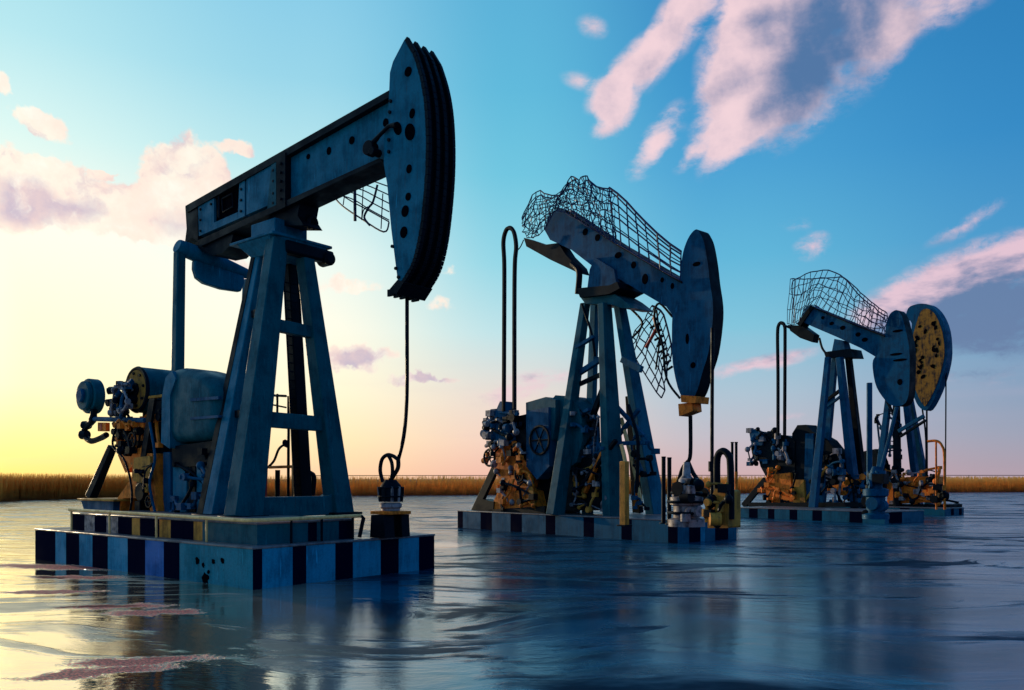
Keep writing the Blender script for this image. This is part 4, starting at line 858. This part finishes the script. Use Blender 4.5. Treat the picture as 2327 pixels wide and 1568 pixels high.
# wellhead, pipes and posts at the middle pumpjack's well
def post_frame(X, Y, z, ax): 
    fr0 = Frame((0, 0), (1, 0)); p = fr0.z(X, Y, z); return Frame((p.x, p.y), ax)
W2F = post_frame(1560, 1196, .62, A2); W2 = W2F.empty('wellhead'); tag(W2, 'cluttered pale and black wellhead on the corner of the middle base', 'wellhead', 'wellheads below the horse heads')
Z2 = lambda Y: W2F.y(1560, Y, 0).z
m = MB(); lathe(m, (0, 0), [(.42, .62), (.42, .78), (.3, .82), (.3, Z2(1150)), (.38, Z2(1146)), (.38, Z2(1130)), (.2, Z2(1126)), (.18, Z2(1090)), (.1, Z2(1080)), (.07, Z2(1050))]); m.build('casing', GREY, W2, smooth=True)
for Y, r in ((1120, .34), (1100, .3), (1140, .42), (1165, .42)):
    m = MB(); m.tube(arc((0, 0, Z2(Y)), r, 0, 345, 20, 0, 1), .035, 6, closed=True); m.build('flange_ring', DARK, W2, smooth=True)
for k, yv in enumerate((-.45, .5)):
    m = MB(); m.disc((.1, yv, Z2(1110 + 14 * k)), (0, 1, 0), .16, .05, 18); m.tube([(.05, 0, Z2(1110 + 14 * k)), (.1, yv, Z2(1110 + 14 * k))], .04); m.build('valve_wheel', DARK, W2, smooth=True)
clutter(W2F, W2, (1535, 1095, 1592, 1185), -.2, 7, .1, [DARK, GREY], 'pipe_fittings', 9)
def simple_post(X, Yb, Yt, r, name, label, cat, mats, z=.62, lean=0, group=None, split=None):
    fr = post_frame(X, Yb, z, (1, 0)); o = fr.empty(name); tag(o, label, cat, group); zt = fr.y(X, Yt, 0).z; zs = zt if split is None else fr.y(X, split, 0).z
    m = MB(); m.tube([(0, 0, z), (0, 0, zs)], r * 1.15, 10); m.build('sleeve' if split else 'shaft', mats[0], o, smooth=True)
    if split: m = MB(); m.tube([(0, 0, zs), (lean, 0, zt)], r, 10); m.build('shaft', mats[1], o, smooth=True)
    m = MB(); m.disc((0, 0, z + .015), (0, 0, 1), r * 2.2, .03, 16); m.build('foot_plate', DARK, o)
    m = MB(); m.disc((lean, 0, zt + .01), (0, 0, 1), r * 1.25, .04, 12); m.build('cap', DARK, o)
    return o
simple_post(1508, 1190, 1040, .045, 'rod_post', 'thin dark post left of the middle wellhead, outer of two', 'post', [DARK, DARK])
simple_post(1521, 1192, 1042, .045, 'rod_post', 'thin dark post next to the middle wellhead, inner of two', 'post', [DARK, DARK])
simple_post(1664, 1188, 1006, .055, 'pipe_post', 'upright pipe with rusty lower half, left one of a close pair beyond the middle base', 'post', [ORNG, DARK], z=0, split=1075)
simple_post(1673, 1190, 1006, .055, 'pipe_post', 'upright pipe with rusty lower half, right one of a close pair beyond the middle base', 'post', [ORNG, DARK], z=0, split=1072)
UF = post_frame(1645, 1205, .62, A2); U = UF.empty('bent_pipe'); tag(U, 'black pipe bent like a cane handle on a rusty manifold, end of the middle base', 'pipe')
m = MB(); m.tube(smooth_path([UF.y(*p, 0) for p in ((1630, 1130), (1629, 1060), (1632, 1034), (1643, 1025), (1655, 1034), (1660, 1060), (1661, 1180))], 6), .075, 10); m.build('pipe_bend', DARK, U, smooth=True)
m = MB(); m.prism(UF.poly([(1608, 1200), (1608, 1150), (1625, 1110), (1655, 1115), (1655, 1200)], -.1), -.1, .35); m.build('manifold', OCHR, U, bevel=.04)
clutter(UF, U, (1602, 1100, 1660, 1195), -.15, 8, .1, [OCHR, DARK], 'pipe_fittings', 12)
RF_ = post_frame(1618, 1190, .62, A2); RO = RF_.empty('rod_line'); tag(RO, 'long thin vertical rod hanging down to the manifold beside the middle head', 'rod')
m = MB(); m.tube([RF_.y(*p, 0) for p in ((1619, 745), (1618, 960), (1618, 1190))], .045, 8); m.build('rod', DARK, RO, smooth=True)
m = MB(); m.disc(RF_.y(1618, 1060, 0), (0, 0, 1), .09, .25, 12); m.build('coupling', DARK, RO, smooth=True)

# third pumpjack
A3 = Vector((.60, -.80)).normalized(); B3 = Vector((-A3.y, A3.x))
PF3 = Frame((14.4, 32.3), A3); x3L = PF3.y(1676, 1160, 0).x
plinth('concrete_base', PF3, x3L, 0, 0, 3.0, -.05, .42,
       seg_near(PF3, [(1702, 1722, 1), (1745, 1760, 1), (1794, 1812, 1), (1846, 1868, 1), (1930, 1960, 1)]),
       seg_end(PF3, [(1975, 1995, 1), (2020, 2050, 1)]), 'low dark blue base with faint black stripes under the third pumpjack from the left', 'concrete base', G_PL, [CONN, CONK])
F3 = Frame((14.8, 37.7), A3)
D3_ = dict(bw=.22, zf=.44, fh=4,
  beam=[(1818, 728), (1832, 698), (1843, 694), (1935, 735), (2012, 762), (2020, 830), (1985, 808), (1958, 792), (1900, 765), (1846, 742)],
  flange=[(1840, 694), (1935, 733), (2010, 762)],
  head=[(2034, 705), (2022, 714), (2014, 735), (2010, 765), (1998, 800), (1984, 818), (1984, 845), (1992, 880), (2012, 910), (2030, 922), (2052, 920), (2064, 900), (2067, 850), (2066, 790), (2058, 750), (2050, 720), (2042, 707)],
  holes=[(1870, 722, 4, 4), (1890, 735, 5, 4), (1915, 745, 6, 5), (1950, 760, 6, 5), (1965, 772, 7, 5)],
  hholes=[(2045, 868, 6, 7), (2040, 752, 12, 3), (2036, 805, 14, 3), (2045, 818, 16, 3)],
  plates=[([(1896, 770), (1915, 774), (1922, 800), (1890, 800)], -.25, .25, 'saddle_bearing', NAVY), ([(1872, 800), (1932, 792), (1938, 812), (1876, 812)], -.4, .5, 'tower_cap', DARK),
          ([(1790, 738), (1822, 740), (1850, 760), (1846, 778), (1818, 768), (1796, 752)], -.22, .22, 'equalizer', DARK), ([(1810, 736), (1842, 694), (1848, 698), (1818, 742)], -.3, .3, 'end_plate', DARK),
          ([(1800, 985), (1812, 966), (1832, 965), (1846, 980), (1880, 1000), (1904, 1030), (1908, 1070), (1890, 1100), (1830, 1110), (1800, 1090)], -.5, .3, 'counterweight', DARK),
          ([(1830, 985), (1848, 985), (1848, 1150), (1826, 1150)], -.6, .2, 'support_column', NAVY),
          ([(1712, 1000), (1724, 984), (1790, 990), (1806, 1000), (1806, 1090), (1750, 1100), (1728, 1060)], -.55, 0, 'engine_casing', DARK), ([(1742, 1080), (1796, 1074), (1798, 1112), (1746, 1112)], -.72, -.2, 'engine_block', ORNG),
          ([(1703, 985), (1712, 975), (1736, 985), (1732, 1012), (1708, 1012)], -.65, -.3, 'manifold', NAVY),
          ([(1740, 1110), (1800, 1098), (1806, 1140), (1742, 1144)], -.7, -.1, 'motor_pedestal', ORNG), ([(1802, 1090), (1826, 1090), (1830, 1150), (1802, 1150)], -.75, .2, 'pedestal_panel', OCHR),
          ([(1700, 1142), (1960, 1142), (1960, 1152), (1700, 1152)], -.9, .9, 'skid_rail', DARK)],
  legs=[(1882, 812, 1848, 1000, .2, .26, -.3, -.5, NAVY), (1898, 812, 1866, 1165, .2, .22, -.3, -.6, NAVY), (1908, 812, 1946, 1180, .3, .46, .3, .6, NAVY), (1928, 808, 1966, 1160, .24, .3, .3, .6, DARK)],
  braces=[(((1866, 920), (1912, 885)), .14, -.2, DARK), (((1866, 935), (1914, 898)), .1, -.2, NAVY), (((1690, 1150), (1740, 1090)), .3, -.5, DARK), (((1830, 1140), (1880, 1060)), .1, -.6, OCHR), (((1900, 1080), (1960, 1082)), .12, 0, NAVY)],
  tubes=[('pitman_arm', [(1768, 990), (1768, 850), (1767, 760), (1770, 738), (1776, 734), (1783, 742), (1784, 780), (1783, 990)], .085, DARK, -.9), ('equalizer_strap', [(1783, 740), (1796, 745)], .06, DARK, -.6),
         ('hose', [(1862, 768), (1868, 790), (1876, 802)], .05, DARK, -.2)],
  nets=[([(1796, 634), (1830, 634), (1870, 632), (1918, 632), (1950, 660), (1985, 690), (2016, 712)], [(1790, 735), (1812, 735), (1838, 694), (1880, 710), (1935, 733), (1975, 748), (2010, 760)], -.5, -.5, 3, 26, .05, .016),
        ([(1800, 640), (1830, 625), (1870, 614), (1912, 626), (1950, 668), (1985, 698), (2016, 720)], [(1800, 735), (1816, 728), (1842, 694), (1882, 710), (1935, 733), (1975, 748), (2010, 760)], .5, .6, 5, 18, .1, .018)])
J3 = far_jack(F3, D3_, 'third oil pumpjack from the left, boxy wire net over its beam and dark blue head')
clutter(F3, J3, (1698, 975, 1800, 1060), -.6, 18, .1, [DARK, NAVY, GREY], 'valve_cluster', 21)
clutter(F3, J3, (1728, 1060, 1810, 1145), -.75, 13, .09, [DARK, ORNG], 'engine_fittings', 22)
clutter(F3, J3, (1840, 1020, 1915, 1145), -.55, 14, .1, [DARK, NAVY, GREY], 'pipe_fittings', 23)
clutter(F3, J3, (1915, 1070, 1975, 1150), 0, 12, .09, [NAVY, ORNG, DARK], 'pipe_fittings', 24)
W3F = post_frame(1990, 1182, .42, A3); W3 = W3F.empty('wellhead'); tag(W3, 'blue black wellhead stack at the right corner of the third base', 'wellhead', 'wellheads below the horse heads')
Z3 = lambda Y: W3F.y(1990, Y, 0).z
m = MB(); lathe(m, (0, 0), [(.4, .46), (.4, .6), (.28, .65), (.28, Z3(1130)), (.38, Z3(1126)), (.38, Z3(1112)), (.2, Z3(1108)), (.16, Z3(1070)), (.1, Z3(1060))]); m.build('casing', NAVY, W3, smooth=True)
clutter(W3F, W3, (1966, 1070, 2008, 1170), -.1, 9, .13, [DARK, NAVY], 'pipe_fittings', 25)
m = MB(); m.tube([W3F.y(*p, .1) for p in ((2038, 925), (2020, 1000), (2000, 1075))], .06, 7); m.tube([W3F.y(*p, .1) for p in ((1976, 870), (1976, 1100))], .09, 7); m.build('guide_rod', NAVY, W3, smooth=True)

# fourth pumpjack, almost hidden: ochre faced head
A4 = Vector((.60, -.80)).normalized()
F4 = Frame((19.9, 43.2), A4)
PF4 = Frame((20.7, 39.8), A4)
plinth('concrete_base', PF4, -9.5, 0, -.2, 1.7, -.05, .30, [(-2.2, -1.7, 1), (-4.2, -3.6, 1)], [(.4, .7, 1), (1.2, 1.5, 1)], 'lowest thin base at the far right, under the ochre faced pumpjack', 'concrete base', G_PL, [CONN, CONK])
D4_ = dict(bw=.24, zf=.33, fh=3,
  beam=[(1935, 768), (1935, 754), (2075, 786), (2078, 835), (2060, 830)],
  flange=[(1936, 752), (2075, 784)],
  head=[(2080, 692), (2064, 700), (2058, 725), (2072, 735), (2066, 800), (2070, 860), (2078, 905), (2092, 928), (2108, 930), (2130, 890), (2146, 840), (2152, 800), (2148, 750), (2134, 715), (2116, 695), (2098, 690)],
  hface=[(2100, 702), (2090, 712), (2078, 750), (2070, 790), (2072, 850), (2082, 890), (2098, 920), (2106, 918), (2126, 880), (2140, 835), (2146, 800), (2141, 755), (2128, 720), (2114, 704)], hc=(2105, 790, 30, 70),
  holes=[], hholes=[], fhide=1,
  plates=[([(2020, 770), (2040, 776), (2046, 806), (2016, 806)], -.25, .25, 'saddle_bearing', NAVY), ([(2005, 806), (2056, 800), (2060, 818), (2006, 818)], -.4, .5, 'tower_cap', DARK),
          ([(2016, 1096), (2060, 1084), (2120, 1082), (2126, 1140), (2016, 1146)], -.3, .8, 'crank_frame', ORNG), ([(1940, 1030), (1990, 1020), (2010, 1080), (1990, 1130), (1940, 1130)], -.4, .4, 'counterweight', DARK),
          ([(2000, 1146), (2160, 1146), (2160, 1154), (2000, 1154)], -.3, .9, 'skid_rail', DARK)],
  legs=[(2030, 818, 1990, 1150, .24, .3, -.4, -.7, NAVY), (2036, 818, 2040, 1150, .26, .3, -.2, .2, DARK), (2048, 818, 2088, 1150, .24, .34, .3, .6, NAVY), (2052, 818, 2112, 1150, .22, .3, .3, .6, NAVY)],
  braces=[(((2042, 980), (2100, 945)), .18, -.2, NAVY), (((2046, 992), (2104, 955)), .12, -.2, DARK), (((2000, 880), (2040, 960)), .1, -.2, DARK)],
  tubes=[('polished_rod', [(2106, 930), (2107, 1140)], .05, DARK, 0), ('polished_rod', [(2096, 930), (2104, 1000), (2104, 1140)], .04, DARK, .1),
         ('bridle_cable', [(2150, 810), (2149, 1000), (2148, 1150)], .035, DARK, 0)],
  nets=[])
J4 = far_jack(F4, D4_, 'farthest oil pumpjack, its flaking ochre head showing behind the dark third head')
clutter(F4, J4, (2010, 1060, 2135, 1145), -.35, 18, .11, [ORNG, DARK, GREY], 'engine_fittings', 31)
clutter(F4, J4, (1985, 940, 2050, 1090), 0, 12, .1, [NAVY, DARK], 'pipe_fittings', 33)
H4 = post_frame(2140, 1160, .3, A4); HG = H4.empty('gantry_frame'); tag(HG, 'narrow rusty pipe gantry standing at the far right well', 'gantry')
m = MB(); m.tube(smooth_path([H4.y(*p, 0) for p in ((2108, 1003), (2128, 1002), (2140, 1012), (2146, 1040), (2147, 1158))], 5), .06, 8); m.build('arched_pipe', ORNG, HG, smooth=True)
m = MB(); m.tube([H4.y(*p, 0) for p in ((2127, 1004), (2128, 1158))], .045, 8); m.build('upright', ORNG, HG, smooth=True)
m = MB(); m.tube([H4.y(*p, 0) for p in ((2108, 1100), (2147, 1102))], .04, 8); m.tube([H4.y(*p, 0) for p in ((2108, 1128), (2178, 1142))], .05, 8); m.build('crossbar', DARK, HG, smooth=True)
clutter(H4, HG, (2118, 1095, 2150, 1150), 0, 6, .12, [DARK], 'pipe_fittings', 41)
# low valve stub at far right
VF = post_frame(2170, 1161, 0, (1, 0)); V = VF.empty('valve_stub'); tag(V, 'small dark valve stub standing in the water at the far right', 'valve')
m = MB(); m.tube([(-.3, 0, .0), (-.3, 0, .3)], .05); m.tube([(.1, 0, 0), (.1, 0, .36)], .06); m.tube([(-.5, 0, .26), (.3, 0, .3)], .05); m.build('body', DARK, V, smooth=True)
m = MB(); m.disc((.1, 0, .4), (0, 0, 1), .14, .03, 14); m.build('hand_wheel', DARK, V)

# distant pipeline running along the field edge
PL = bpy.data.objects.new('pipeline', None); COL.objects.link(PL); PL.location = (0, 118, 0)
tag(PL, 'thin dark pipeline on short supports running along the top of the far field', 'pipeline')
m = MB(); m.tube([(-28, 0, 2.28), (-10, 2, 2.3), (20, 4, 2.34), (90, 6, 2.34)], .05, 6); m.build('pipe', DARK, PL)
for k in range(14):
    m = MB(); x = -27 + k * 8.6; yy = max(0, min(6, (x + 28) * .06)); m.bar((x, yy, 1.6), (x, yy, 2.28), .07, .07); m.build('support', DARK, PL)
